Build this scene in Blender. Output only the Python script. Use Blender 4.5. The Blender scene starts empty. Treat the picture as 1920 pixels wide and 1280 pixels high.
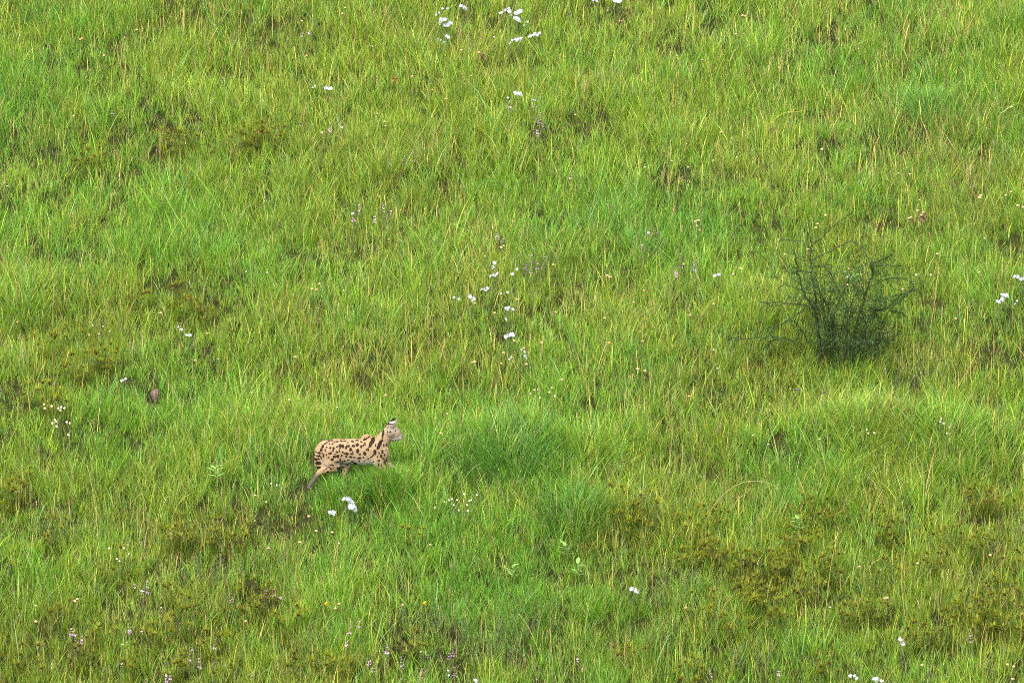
import bpy, bmesh, math, random
import numpy as np
from mathutils import Vector, Matrix, noise as mnoise

random.seed(7)
RNG = np.random.default_rng(11)
R = math.radians
SC = bpy.context.scene
COL = SC.collection

# ------------------------------------------------------------------ camera, sky, sun, exposure
CAM_POS = np.array([0.0, -58.69, 12.475])
PITCH = R(12.0)
FRAME_W = 10.5            # metres across the picture at 60 m
DIST = 60.0
cam_data = bpy.data.cameras.new('camera')
cam_data.sensor_width = 36.0
cam_data.lens = 36.0 * DIST / FRAME_W
cam_data.clip_start = 0.5
cam_data.clip_end = 4000.0
cam = bpy.data.objects.new('camera', cam_data)
cam.location = CAM_POS
cam.rotation_euler = (R(90) - PITCH, 0, 0)
COL.objects.link(cam)
SC.camera = cam

SUN_EL, SUN_AZ = R(52), R(200)      # high sun behind thin cloud, a little behind the camera
world = bpy.data.worlds.new("World")
SC.world = world
world.use_nodes = True
wn, wl = world.node_tree.nodes, world.node_tree.links
wn.clear()
w_out = wn.new('ShaderNodeOutputWorld')
w_bg = wn.new('ShaderNodeBackground')
w_sky = wn.new('ShaderNodeTexSky')
w_sky.sky_type = 'NISHITA'
w_sky.sun_disc = False
w_sky.sun_elevation = SUN_EL
w_sky.sun_rotation = SUN_AZ
w_sky.air_density = 1.0
w_sky.dust_density = 3.0
w_hsv = wn.new('ShaderNodeHueSaturation')     # thin overcast: a paler sky
w_hsv.inputs['Saturation'].default_value = 0.45
w_bg.inputs['Strength'].default_value = 0.15
wl.new(w_sky.outputs[0], w_hsv.inputs['Color'])
wl.new(w_hsv.outputs[0], w_bg.inputs['Color'])
wl.new(w_bg.outputs[0], w_out.inputs['Surface'])

sun_data = bpy.data.lights.new('sun', 'SUN')
sun_data.energy = 1.35
sun_data.angle = R(20)
sun_data.color = (1.0, 0.96, 0.88)
sun = bpy.data.objects.new('sun', sun_data)
COL.objects.link(sun)
sd = Vector((math.sin(SUN_AZ) * math.cos(SUN_EL), math.cos(SUN_AZ) * math.cos(SUN_EL), math.sin(SUN_EL)))
sun.rotation_euler = sd.to_track_quat('Z', 'Y').to_euler()

SC.view_settings.view_transform = 'Standard'
SC.view_settings.look = 'None'
SC.view_settings.gamma = 1.0
SC.view_settings.use_curve_mapping = False
SC.view_settings.exposure = 2.12
try:
    SC.cycles.use_denoising = False
    SC.cycles.filter_width = 1.0
    SC.cycles.max_bounces = 7
    SC.cycles.diffuse_bounces = 4
    SC.cycles.glossy_bounces = 2
    SC.cycles.transmission_bounces = 4
    SC.cycles.transparent_max_bounces = 4
except Exception:
    pass

# ------------------------------------------------------------------ helpers
def smooth_noise(seed, n=256):
    g = np.random.default_rng(seed).random((n, n))
    def f(x, y, s):
        u, v = np.asarray(x) / s + 37.3, np.asarray(y) / s + 91.7
        iu, iv = np.floor(u).astype(int), np.floor(v).astype(int)
        fu, fv = u - iu, v - iv
        fu, fv = fu * fu * (3 - 2 * fu), fv * fv * (3 - 2 * fv)
        a, b = g[iu % n, iv % n], g[(iu + 1) % n, iv % n]
        c, d = g[iu % n, (iv + 1) % n], g[(iu + 1) % n, (iv + 1) % n]
        return (a * (1 - fu) + b * fu) * (1 - fv) + (c * (1 - fu) + d * fu) * fv
    return f

def fbm(seed):
    f = [smooth_noise(seed + i) for i in range(3)]
    return lambda x, y, s: (f[0](x, y, s) * 0.55 + f[1](x, y, s * 0.47) * 0.3 + f[2](x, y, s * 0.21) * 0.15)

N_bump, N_h, N_hue, N_olive, N_dry, N_dens, N_pan = (fbm(s) for s in (100, 110, 120, 130, 140, 150, 160))

# hillside profile: a slope facing the viewer, a gully below it, the near bank the viewer stands on
_ys = np.arange(-700, 900, 0.25)
_sl = np.interp(_ys, [-700, -64, -58, -50, -34, -24, -15, 70, 160, 900],
                [0.0, 0.0, -0.25, -0.66, -0.66, 0.0, 0.364, 0.364, 0.02, 0.0])
_pr = np.cumsum(_sl) * 0.25
_pr -= np.interp(0.0, _ys, _pr)

HUMMOCKS = [(0.02, -2.12, 0.66, 0.38, 0.33), (0.75, -3.15, 0.65, 0.33, 0.22), (3.3, -1.85, 1.0, 0.38, 0.30), (4.6, -1.9, 0.7, 0.45, 0.18), (2.9, 0.2, 0.5, 0.4, 0.08), (-4.9, 0.9, 0.7, 0.5, 0.12), (4.3, 4.3, 0.8, 0.5, 0.12), (-1.8, 3.4, 1.0, 0.5, 0.10)]
def H(x, y):
    x, y = np.asarray(x, float), np.asarray(y, float)
    b = (N_bump(x, y, 1.3) - 0.5) * 0.32 + (N_dens(x + 9, y, 0.42) - 0.5) * 0.11 + (N_bump(x + 50, y, 5.0) - 0.5) * 0.5
    for mx, my, rx, ry, h in HUMMOCKS:
        b = b + h * np.exp(-(((x - mx) / rx) ** 2 + ((y - my) / ry) ** 2))
    fade = np.clip((30 - np.hypot(x, y)) / 15, 0, 1)
    return np.interp(y, _ys, _pr) + b * fade

CP, SP = math.cos(PITCH), math.sin(PITCH)
def ray(px, py):
    """direction through a point of the 1920 x 1280 photograph"""
    u = (np.asarray(px, float) - 960) / 1920 * FRAME_W / DIST
    v = (640 - np.asarray(py, float)) / 1920 * FRAME_W / DIST
    return np.stack([u, CP + v * SP, -SP + v * CP], -1)

def ground(px, py, h=0.0):
    """the ground point below a thing whose top, h metres above the ground, shows at (px, py)"""
    d = ray(px, py)
    lo, hi = np.full(d.shape[:-1], 46.0), np.full(d.shape[:-1], 85.0)
    for _ in range(40):
        m = (lo + hi) / 2
        p = CAM_POS + d * m[..., None]
        above = p[..., 2] - H(p[..., 0], p[..., 1]) - h > 0
        lo, hi = np.where(above, m, lo), np.where(above, hi, m)
    p = CAM_POS + d * lo[..., None]
    p[..., 2] = H(p[..., 0], p[..., 1])
    return p

def project(p):
    q = np.asarray(p, float) - CAM_POS
    f = q[..., 1] * CP - q[..., 2] * SP
    u = q[..., 0] / f
    v = (q[..., 1] * SP + q[..., 2] * CP) / f
    return 960 + u * DIST / FRAME_W * 1920, 640 - v * DIST / FRAME_W * 1920

def material(name, rough=0.6, spec=0.25, translucent=0.0, colour=None, attr='Col', noise=0.0, nscale=40.0, coat=None):
    m = bpy.data.materials.new(name)
    m.use_nodes = True
    n, l = m.node_tree.nodes, m.node_tree.links
    n.clear()
    out = n.new('ShaderNodeOutputMaterial')
    if colour is None:
        a = n.new('ShaderNodeAttribute'); a.attribute_name = attr
        c = a.outputs['Color']
    else:
        rgb = n.new('ShaderNodeRGB'); rgb.outputs[0].default_value = (*colour, 1)
        c = rgb.outputs[0]
    if noise:
        tc = n.new('ShaderNodeTexCoord'); nt = n.new('ShaderNodeTexNoise')
        nt.inputs['Scale'].default_value = nscale; nt.inputs['Detail'].default_value = 5
        l.new(tc.outputs['Object'], nt.inputs['Vector'])
        mr = n.new('ShaderNodeMapRange')
        mr.inputs['From Min'].default_value = 0.3; mr.inputs['From Max'].default_value = 0.7
        mr.inputs['To Min'].default_value = 1 - noise; mr.inputs['To Max'].default_value = 1 + noise
        l.new(nt.outputs['Fac'], mr.inputs['Value'])
        mx = n.new('ShaderNodeVectorMath'); mx.operation = 'SCALE'
        l.new(c, mx.inputs[0]); l.new(mr.outputs[0], mx.inputs['Scale'])
        c = mx.outputs[0]
    d = n.new('ShaderNodeBsdfDiffuse'); l.new(c, d.inputs['Color'])
    last = d.outputs[0]
    if translucent:
        t = n.new('ShaderNodeBsdfTranslucent'); l.new(c, t.inputs['Color'])
        mt = n.new('ShaderNodeMixShader'); mt.inputs[0].default_value = translucent
        l.new(last, mt.inputs[1]); l.new(t.outputs[0], mt.inputs[2]); last = mt.outputs[0]
    if spec:
        g = n.new('ShaderNodeBsdfGlossy'); g.inputs['Roughness'].default_value = rough
        g.inputs['Color'].default_value = (1, 1, 1, 1)
        mg = n.new('ShaderNodeMixShader'); mg.inputs[0].default_value = spec
        l.new(last, mg.inputs[1]); l.new(g.outputs[0], mg.inputs[2]); last = mg.outputs[0]
    l.new(last, out.inputs['Surface'])
    return m

M_GRASS = material('grass_blades', rough=0.45, spec=0.010, translucent=0.46)
M_LEAF = material('leaves', rough=0.45, spec=0.008, translucent=0.35)
M_PETAL = material('petals', rough=0.7, spec=0.01, translucent=0.35)
M_BARK = material('bark', rough=0.8, spec=0.0)
M_DRY = material('dry_matter', rough=0.8, spec=0.0, translucent=0.15)

class MB:
    """collects coloured polygons and links them as one mesh object"""
    def __init__(s):
        s.v, s.c, s.l, s.n, s.k = [], [], [], [], 0
    def add(s, verts, faces, col):
        """faces: list of (F, k) index arrays; col (3,) or (N,3)"""
        verts = np.asarray(verts, float).reshape(-1, 3)
        col = np.broadcast_to(np.asarray(col, float), (len(verts), 3))
        s.v.append(verts); s.c.append(col)
        for f in faces:
            f = np.asarray(f, int)
            if f.size == 0: continue
            s.l.append((f + s.k).ravel()); s.n.append(np.full(len(f), f.shape[1]))
        s.k += len(verts)
        return s
    def mesh(s, name, mat, origin=(0, 0, 0), smooth=False):
        me = bpy.data.meshes.new(name)
        v = np.concatenate(s.v) - np.asarray(origin, float)
        c = np.concatenate(s.c); l = np.concatenate(s.l); n = np.concatenate(s.n)
        me.vertices.add(len(v)); me.vertices.foreach_set('co', v.astype(np.float32).ravel())
        me.loops.add(len(l)); me.loops.foreach_set('vertex_index', l.astype(np.int32))
        me.polygons.add(len(n))
        st = np.concatenate([[0], np.cumsum(n)[:-1]])
        me.polygons.foreach_set('loop_start', st.astype(np.int32))
        try: me.polygons.foreach_set('loop_total', n.astype(np.int32))
        except Exception: pass
        if smooth: me.polygons.foreach_set('use_smooth', np.ones(len(n), bool))
        a = me.attributes.new('Col', 'FLOAT_COLOR', 'POINT')
        a.data.foreach_set('color', np.concatenate([c, np.ones((len(c), 1))], 1).astype(np.float32).ravel())
        me.materials.append(mat)
        me.update(calc_edges=True)
        return me
    def build(s, name, mat, parent=None, origin=(0, 0, 0), smooth=False):
        return link(name, s.mesh(name, mat, origin, smooth), parent, origin)

def link(name, me, parent=None, loc=(0, 0, 0)):
    o = bpy.data.objects.new(name, me)
    COL.objects.link(o)
    if parent is not None: o.parent = parent
    else: o.location = loc
    return o

def tag(o, label=None, cat=None, group=None, kind=None):
    if label: o['label'] = label
    if cat: o['category'] = cat
    if group: o['group'] = group
    if kind: o['kind'] = kind
    return o

def thing(name, label, cat, loc, group=None, rz=0.0):
    o = bpy.data.objects.new(name, None)
    COL.objects.link(o)
    o.location = loc; o.rotation_euler = (0, 0, rz); o.empty_display_size = 0.1
    return tag(o, label, cat, group)

def rot_frame(az):
    return np.stack([np.cos(az), np.sin(az), np.zeros_like(az)], -1), np.stack([-np.sin(az), np.cos(az), np.zeros_like(az)], -1)

def blades(mb, base, length, width, az, lean, bend, col, seg=2, tipcol=None, wprof=None, twist=None):
    """grass blades: base (N,3); lean and bend are angles from the vertical at root and tip"""
    n = len(base)
    if n == 0: return
    base = np.asarray(base, float)
    length, width, az, lean, bend = (np.broadcast_to(np.asarray(q, float), (n,)) for q in (length, width, az, lean, bend))
    d, side = rot_frame(az)
    if twist is not None:
        ca, sa = np.cos(twist)[:, None], np.sin(twist)[:, None]
        side2 = side * ca + d * sa
    else:
        side2 = side
    up = np.array([0, 0, 1.0])
    p = base.copy()
    rings = []
    prof = wprof if wprof is not None else ([1.0, 0.9, 0.0] if seg == 2 else [0.9, 1.0, 0.7, 0.0] if seg == 3 else [1.0, 0.0])
    for k in range(seg + 1):
        if k < seg:
            w = (width * prof[k] / 2)[:, None]
            rings.append(p - side2 * w); rings.append(p + side2 * w)
            th = lean + bend * ((k + 0.5) / seg)
            p = p + (d * np.sin(th)[:, None] + up * np.cos(th)[:, None]) * (length / seg)[:, None]
        else:
            rings.append(p)
    V = np.stack(rings, 1)                     # (n, 2*seg+1, 3)
    m = 2 * seg + 1
    col = np.broadcast_to(np.asarray(col, float), (n, 3))
    if tipcol is None:
        C = np.repeat(col[:, None], m, 1)
    else:
        t = np.array([k // 2 / seg for k in range(m)])[None, :, None] ** 2
        C = col[:, None] * (1 - t) + np.broadcast_to(np.asarray(tipcol, float), (n, 3))[:, None] * t
    off = (np.arange(n) * m)[:, None]
    quads = [off + np.array([2 * k, 2 * k + 1, 2 * k + 3, 2 * k + 2]) for k in range(seg - 1)]
    tri = off + np.array([2 * seg - 2, 2 * seg - 1, 2 * seg])
    mb.add(V.reshape(-1, 3), quads + [tri], C.reshape(-1, 3))
    return p                                   # tips

def tube(mb, pts, radii, col, sides=5, cap=True):
    pts = np.asarray(pts, float); n = len(pts)
    radii = np.broadcast_to(np.asarray(radii, float), (n,))
    tan = np.gradient(pts, axis=0); tan /= np.linalg.norm(tan, axis=1)[:, None] + 1e-9
    ref = np.array([0.31, 0.87, 0.38])
    a = np.cross(tan, ref); a /= np.linalg.norm(a, axis=1)[:, None] + 1e-9
    b = np.cross(tan, a)
    ang = np.arange(sides) / sides * 2 * np.pi
    ring = a[:, None] * np.cos(ang)[None, :, None] + b[:, None] * np.sin(ang)[None, :, None]
    V = (pts[:, None] + ring * radii[:, None, None]).reshape(-1, 3)
    F = []
    for i in range(n - 1):
        for j in range(sides):
            F.append([i * sides + j, i * sides + (j + 1) % sides, (i + 1) * sides + (j + 1) % sides, (i + 1) * sides + j])
    fs = [np.array(F)]
    if cap:
        fs.append(np.array([list(range(sides))[::-1], [(n - 1) * sides + j for j in range(sides)]]))
    c = np.asarray(col, float)
    if c.ndim == 2 and len(c) == n: c = np.repeat(c, sides, 0)
    mb.add(V, fs, c)

# ------------------------------------------------------------------ the ground: one sheet
def graded(lo, hi, step, far):
    a = list(np.arange(lo, hi + step, step))
    s = step
    left, right = [lo], [a[-1]]
    while left[-1] > -far or right[-1] < far:
        s *= 1.25
        if left[-1] > -far: left.append(left[-1] - s)
        if right[-1] < far: right.append(right[-1] + s)
    return np.array(left[:0:-1] + a + right[1:])

gx, gy = graded(-9, 9, 0.12, 600), graded(-13, 14, 0.12, 640)
GX, GY = np.meshgrid(gx, gy, indexing='ij')
GZ = H(GX, GY)
idx = np.arange(GX.size).reshape(GX.shape)
gm = MB()
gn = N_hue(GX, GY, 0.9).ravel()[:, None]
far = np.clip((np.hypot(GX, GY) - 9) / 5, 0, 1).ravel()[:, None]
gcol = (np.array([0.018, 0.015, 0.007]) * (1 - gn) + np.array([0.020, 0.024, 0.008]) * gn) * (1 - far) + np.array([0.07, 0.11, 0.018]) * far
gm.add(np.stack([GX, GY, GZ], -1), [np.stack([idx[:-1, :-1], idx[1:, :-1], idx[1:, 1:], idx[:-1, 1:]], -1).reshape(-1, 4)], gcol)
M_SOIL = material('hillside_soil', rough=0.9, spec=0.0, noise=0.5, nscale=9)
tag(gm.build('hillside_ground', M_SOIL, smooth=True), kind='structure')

# ------------------------------------------------------------------ where the vegetation changes (patch: px, py, radius px, amount)
def patch(X, Y, lst):
    out = np.zeros(np.shape(X))
    for (px, py, rx, ry, a) in lst:
        c = ground(px, py); e = ground(px, py - ry); w = rx * 5.47e-3 * (1.25 if lst is HOLES else 1)
        dy = abs(e[1] - c[1]) + 1e-3
        out += a * np.exp(-(((X - c[0]) / w) ** 2 + ((Y - c[1]) / dy) ** 2))
    return out

TALL = [(960, 860, 120, 45, 0.9), (1560, 800, 190, 60, 0.5), (1790, 830, 130, 50, 0.55), (1080, 950, 200, 50, 0.4), (1560, 880, 130, 40, 0.4),
        (1480, 620, 90, 80, 0.25), (60, 560, 120, 60, 0.35), (620, 330, 200, 70, 0.2), (1250, 660, 200, 90, 0.2), (690, 780, 220, 50, 0.25), (830, 150, 300, 100, 0.2),
        (1740, 190, 160, 70, 0.35), (80, 40, 140, 35, 0.4), (1500, 60, 160, 40, 0.3), (230, 960, 180, 60, 0.1), (1880, 60, 60, 60, 0.3),
        (600, 900, 30, 10, -0.4), (600, 1080, 250, 60, 0.1)]
LUSH = [(960, 880, 130, 60, 0.9), (1150, 480, 300, 110, 0.45), (1290, 650, 160, 100, 0.4), (580, 1060, 110, 50, 0.5), (1780, 250, 180, 70, 0.4), (1880, 560, 110, 100, 0.4),
        (1450, 880, 250, 60, 0.35), (1890, 830, 90, 60, 0.3), (640, 940, 120, 40, 0.2), (1390, 60, 250, 60, 0.15), (1750, 1240, 180, 40, 0.3), (250, 1110, 120, 40, 0.3), (1750, 960, 100, 40, 0.3)]
OLIVE = [(1400, 1070, 110, 45, 0.5), (1850, 1140, 80, 40, 0.45), (380, 265, 160, 45, 0.35), (200, 330, 160, 45, 0.3), (120, 650, 150, 80, 0.5), (380, 560, 160, 45, 0.4), (240, 1230, 330, 60, 0.4),
         (430, 1010, 150, 60, 0.4), (1250, 990, 120, 50, 0.4), (20, 1240, 120, 60, 0.4), (560, 280, 140, 40, 0.3), (640, 620, 150, 60, 0.25), (740, 690, 120, 50, 0.25), (1840, 1200, 150, 60, 0.3), (1850, 960, 90, 40, 0.4),
         (40, 290, 90, 60, 0.35), (1680, 700, 100, 40, 0.3), (60, 900, 90, 100, 0.35), (1480, 1230, 220, 40, 0.3)]
DRY = [(1690, 700, 110, 40, 0.6), (1510, 70, 110, 40, 0.5), (1750, 60, 140, 50, 0.5), (920, 110, 150, 40, 0.45), (700, 640, 130, 60, 0.5), (620, 240, 160, 40, 0.3), (300, 1080, 200, 60, 0.3), (1200, 130, 200, 80, 0.35), (880, 1180, 110, 50, 0.3),
       (1520, 300, 250, 90, 0.2), (1300, 860, 220, 50, 0.15), (90, 950, 120, 70, 0.3), (1800, 420, 120, 40, 0.3), (1240, 1080, 110, 40, 0.4)]
HOLES = [(75, 55, 30, 12, 1), (580, 45, 30, 10, 1), (1540, 75, 55, 20, 1), (1415, 42, 18, 10, 1), (1475, 142, 14, 14, 1), (1835, 300, 20, 16, 1), (140, 490, 16, 14, 1), (1060, 950, 40, 16, .8), (1750, 575, 14, 10, 1),
         (1858, 665, 18, 14, 1), (1560, 150, 20, 9, .9), (250, 325, 30, 9, .35), (940, 475, 20, 12, .7), (1310, 1045, 14, 20, 1), (1400, 1130, 35, 12, 1), (1860, 985, 50, 14, .8), (1590, 660, 60, 18, .9), (40, 955, 20, 10, .9),
         (1170, 32, 18, 10, .7), (270, 60, 40, 9, .25), (1700, 230, 30, 10, .6), (1530, 880, 40, 12, .6), (970, 880, 40, 14, .4), (1780, 710, 60, 12, .5), (545, 45, 20, 8, .4),
         (480, 420, 30, 12, .5), (235, 300, 20, 8, .2), (860, 1195, 60, 10, .8), (420, 790, 50, 14, .5), (320, 880, 60, 16, .4), (1890, 470, 40, 20, .7), (900, 900, 30, 10, .5), (1645, 455, 20, 10, .4),
         (1100, 250, 14, 12, .8), (1060, 560, 14, 10, .7), (420, 140, 30, 12, .6), (330, 200, 18, 9, .35), (100, 240, 30, 10, .2), (560, 490, 30, 16, .6), (750, 500, 26, 12, .6), (1230, 410, 30, 12, .6), (860, 300, 14, 14, .7), (1010, 260, 24, 12, .5),
         (820, 640, 30, 12, .4), (180, 820, 40, 12, .5), (60, 770, 30, 12, .5), (700, 1060, 40, 16, .5), (1130, 1090, 26, 12, .6), (1180, 1190, 30, 12, .6), (1290, 870, 22, 14, .6), (1660, 950, 22, 12, .5), (1700, 1080, 26, 12, .6), (1440, 700, 24, 12, .5),
         (1360, 340, 30, 10, .5), (1630, 260, 24, 12, .5), (1760, 110, 40, 14, .6), (1250, 100, 20, 16, .5), (1340, 60, 24, 20, .6), (470, 1130, 20, 10, .5), (300, 1070, 20, 12, .5), (160, 1240, 20, 12, .5), (90, 1060, 20, 14, .5), (540, 1000, 40, 10, .5)]

# ------------------------------------------------------------------ the grass: tufts of single blades, every blade its own shape and colour
LIME, YELLOW, MID, BLUE, OLV = (np.array(c) * 1.35 for c in ((0.122, 0.238, 0.016), (0.166, 0.228, 0.018), (0.064, 0.182, 0.014), (0.092, 0.200, 0.058), (0.120, 0.162, 0.012)))
STRAW, BROWN, PALE = (np.array(c) * 1.15 for c in ((0.36, 0.29, 0.08), (0.12, 0.075, 0.035), (0.21, 0.30, 0.09)))
DARKG = np.array([0.035, 0.085, 0.012])

SERVAL_AT = ground(665, 904)
BODY = dict(x0=SERVAL_AT[0] - 0.46, x1=SERVAL_AT[0] + 0.5, y0=SERVAL_AT[1] - 0.10, y1=SERVAL_AT[1] + 0.12)

def field_points(n, margin=0.9):
    y0, y1 = -9.6, 9.4
    x = RNG.uniform(-7.2, 7.2, n * 2); y = RNG.uniform(y0, y1, n * 2)
    px, py = project(np.stack([x, y, H(x, y)], -1))
    m = margin / 5.47e-3
    inside = (px > -40) & (px < 1960) & (py > -40) & (py < 1400)
    near = (px > -m) & (px < 1920 + m) & (py > -m * 0.6) & (py < 1280 + m * 0.9)
    keep = near & (inside | (RNG.random(n * 2) < 0.45))
    return x[keep], y[keep]

FLOWERS = []          # heads that show above the grass: x, y, height

def body_clip(base, L, th=None):
    """nothing grows through the animal, and the flowers stand in small gaps"""
    x, y = base[:, 0], base[:, 1]
    inb = (x > BODY['x0']) & (x < BODY['x1']) & (y > BODY['y0']) & (y < BODY['y1'])
    L = np.where(inb, np.minimum(L, 0.17), L)
    d = BODY['y0'] + 0.04 - y                                  # distance in front of the animal
    leg = (x < BODY['x0'] + 0.20) & (x > BODY['x0'] - 0.12)
    fr = (x > BODY['x0'] - 0.1) & (x < BODY['x1'] + 0.03) & (d >= 0) & (d < 0.9)
    lim = np.where(leg, 0.13, np.where(x > BODY['x0'] + 0.60, 0.34, 0.255)) + d * 0.52
    L = np.where(fr, np.minimum(L, lim * RNG.uniform(0.75, 1.12, len(L))), L)
    veil = fr & ~leg & (d < 0.30)                              # longer blades hide the legs
    L = np.where(veil & (RNG.random(len(L)) < 0.5), lim * RNG.uniform(0.70, 1.08, len(L)), L)
    for fx, fy, fh in FLOWERS:
        dy = fy - y
        near = (np.abs(x - fx) < 0.045) & (dy > -0.01) & (dy < 0.45)
        if near.any():
            L[near] = np.minimum(L[near], (fh - 0.02 + 0.57 * dy[near]) * RNG.uniform(0.6, 1.0, near.sum()))
    return L

def make_grass(n_tuft=49000, per=17):
    x, y = field_points(n_tuft)
    hole = np.clip(patch(x, y, HOLES), 0, 1)
    dens = N_dens(x, y, 0.45)
    keep = (RNG.random(len(x)) > hole * 0.7) & (RNG.random(len(x)) < np.clip(0.45 + 1.6 * (dens - 0.22), 0.4, 1) * (1 - 0.25 * np.clip(patch(x, y, OLIVE), 0, 1)))
    x, y = x[keep], y[keep]
    vx = RNG.uniform(BODY['x0'] + 0.14, BODY['x1'] + 0.02, 90); vy = RNG.uniform(BODY['y0'] - 0.22, BODY['y0'] + 0.02, 90)
    ux, uy = RNG.uniform(BODY['x0'] + 0.62, BODY['x1'] + 0.06, 70), RNG.uniform(BODY['y0'] - 0.16, BODY['y0'] + 0.03, 70)
    x, y = np.concatenate([x, vx, ux]), np.concatenate([y, vy, uy])
    n = len(x)
    tall = patch(x, y, TALL); lush = patch(x, y, LUSH); olive = patch(x, y, OLIVE); dry = patch(x, y, DRY)
    hn = N_h(x, y, 0.7) + 0.55 * (N_h(x + 31, y, 0.30) - 0.5)
    hole = np.clip(patch(x, y, HOLES), 0, 1)
    th = 0.075 + 0.180 * np.clip(hn - 0.15, 0, 1) + 0.115 * tall - 0.03 * olive - 0.10 * hole
    th = np.clip(th * RNG.lognormal(0, 0.24, n), 0.05, 0.38)
    hue = 0.55 + 1.5 * (N_hue(x, y, 1.6) - 0.5) + 0.5 * lush + RNG.normal(0, 0.10, n)
    ol = N_olive(x, y, 1.1) - 0.5 + 0.55 * olive + RNG.normal(0, 0.10, n)
    dr = N_dry(x, y, 1.0) - 0.5 + 0.5 * dry + RNG.normal(0, 0.08, n)
    k = RNG.poisson(per * np.clip(0.7 + th * 1.6, 0.6, 1.6)).clip(4, 40)
    ti = np.repeat(np.arange(n), k)
    N = len(ti)
    rad = (0.018 + 0.05 * RNG.random(n))[ti] * np.sqrt(RNG.random(N))
    a = RNG.uniform(0, 2 * np.pi, N)
    bx, by = x[ti] + rad * np.cos(a), y[ti] + rad * np.sin(a)
    base = np.stack([bx, by, H(bx, by) - 0.012], -1)
    L = th[ti] * RNG.lognormal(-0.05, 0.32, N)
    L = body_clip(base, L)
    az = a + RNG.normal(0, 0.8, N)
    lean = np.abs(RNG.normal(0.10, 0.20, N)) + rad * 2.2
    bend = np.abs(RNG.normal(0.30, 0.34, N)) + 0.25 * (L > 0.3) + 0.3 * tall[ti].clip(0, 1)
    W = (0.0032 + 0.0038 * RNG.random(N)) * np.clip(0.75 + L * 1.2, 0.8, 1.5)
    # colour of each blade
    hb = hue[ti] + RNG.normal(0, 0.16, N)
    t = np.clip((hb - 0.30) / 0.45, 0, 1)[:, None]
    c = YELLOW * (1 - t) + LIME * t
    t2 = np.clip((hb - 0.62) / 0.45, 0, 1)[:, None]
    c = c * (1 - t2) + MID * t2
    o = np.clip((ol[ti] + RNG.normal(0, 0.08, N)) * 2.4, 0, 0.9)[:, None]
    c = c * (1 - o) + OLV * o
    r = RNG.random(N)
    bl = (r < 0.09 + 0.10 * lush[ti].clip(0, 1))[:, None]
    c = np.where(bl, BLUE, c)
    c = np.where(((r > 0.12) & (r < 0.17))[:, None], PALE, c)
    c = np.where(((r > 0.2) & (r < 0.30))[:, None], MID * 0.9, c)
    pd = np.clip(0.05 + 0.35 * dr[ti].clip(0, 1), 0, 0.4)
    q = RNG.random(N)
    c = np.where((q < pd)[:, None], STRAW * RNG.uniform(0.6, 1.1, (N, 1)), c)
    c = np.where(((q > 0.965 - 0.10 * dr[ti].clip(0, 1)))[:, None], BROWN * RNG.uniform(0.6, 1.6, (N, 1)), c)
    c = c * RNG.lognormal(-0.03, 0.28, (N, 1)) * RNG.lognormal(0, 0.06, (N, 3))
    tip = c * np.where((RNG.random(N) < 0.3)[:, None], np.array([1.45, 1.15, 1.0]), np.array([1.05, 1.05, 1.1]))
    mb = MB()
    big = (L > 0.25) | ((bend > 0.9) & (L > 0.15))
    for sel, seg in ((big, 3), (~big, 2)):
        blades(mb, base[sel], L[sel], W[sel], az[sel], lean[sel], bend[sel], c[sel], seg=seg, tipcol=tip[sel], twist=RNG.uniform(-1.2, 1.2, sel.sum()))
    o = mb.build('grass', M_GRASS)
    return tag(o, 'dense green grass covering the whole hillside', kind='stuff')

# the thatch under the grass: short, lying, half withered blades over the soil
def make_thatch(n=110000):
    x, y = field_points(int(n * 1.5)); x, y = x[:n], y[:n]; n = len(x)
    base = np.stack([x, y, H(x, y) - 0.006], -1)
    hole = np.clip(patch(x, y, HOLES), 0, 1)
    c = np.where((RNG.random(n) < 0.22 + 0.35 * hole)[:, None], np.array([0.075, 0.060, 0.026]), np.array([0.070, 0.135, 0.016])) * RNG.lognormal(0, 0.35, (n, 1))
    mb = MB()
    blades(mb, base, RNG.uniform(0.04, 0.12, n), RNG.uniform(0.005, 0.009, n), RNG.uniform(0, 6.28, n), np.abs(RNG.normal(0.6, 0.35, n)), RNG.normal(0.4, 0.3, n), c, seg=2, twist=RNG.uniform(-1, 1, n))
    return tag(mb.build('withered_thatch', M_GRASS), 'short withered blades lying on the soil between the grass', kind='stuff')

# thin grass stalks that stand above the leaves, straw coloured, and fine brownish seed panicles
def make_stalks(n=9500):
    x, y = field_points(n)
    dry = patch(x, y, DRY); d = N_dry(x, y, 0.8)
    keep = RNG.random(len(x)) < np.clip(0.15 + 1.6 * (d - 0.35) + 0.5 * dry, 0.04, 1)
    x, y = x[keep], y[keep]; n = len(x)
    base = np.stack([x, y, H(x, y) - 0.01], -1)
    L = body_clip(base, RNG.uniform(0.20, 0.40, n))
    inb = (x > BODY['x0'] - .1) & (x < BODY['x1'] + .05) & (y > BODY['y0'] - 0.5) & (y < BODY['y1'])
    base, L = base[~inb], L[~inb]; n = len(L)
    col = np.where((RNG.random(n) < 0.75)[:, None], np.array([0.33, 0.29, 0.06]), np.array([0.30, 0.19, 0.08])) * RNG.lognormal(0, 0.2, (n, 1))
    mb = MB()
    blades(mb, base, L, RNG.uniform(0.004, 0.0065, n), RNG.uniform(0, 6.28, n), np.abs(RNG.normal(0.08, 0.12, n)), np.abs(RNG.normal(0.12, 0.25, n)), col, seg=3, wprof=[1, .85, .9, 0])
    return tag(mb.build('dry_grass_stalks', M_DRY), 'thin straw coloured stalks standing among the grass', kind='stuff')

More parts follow.
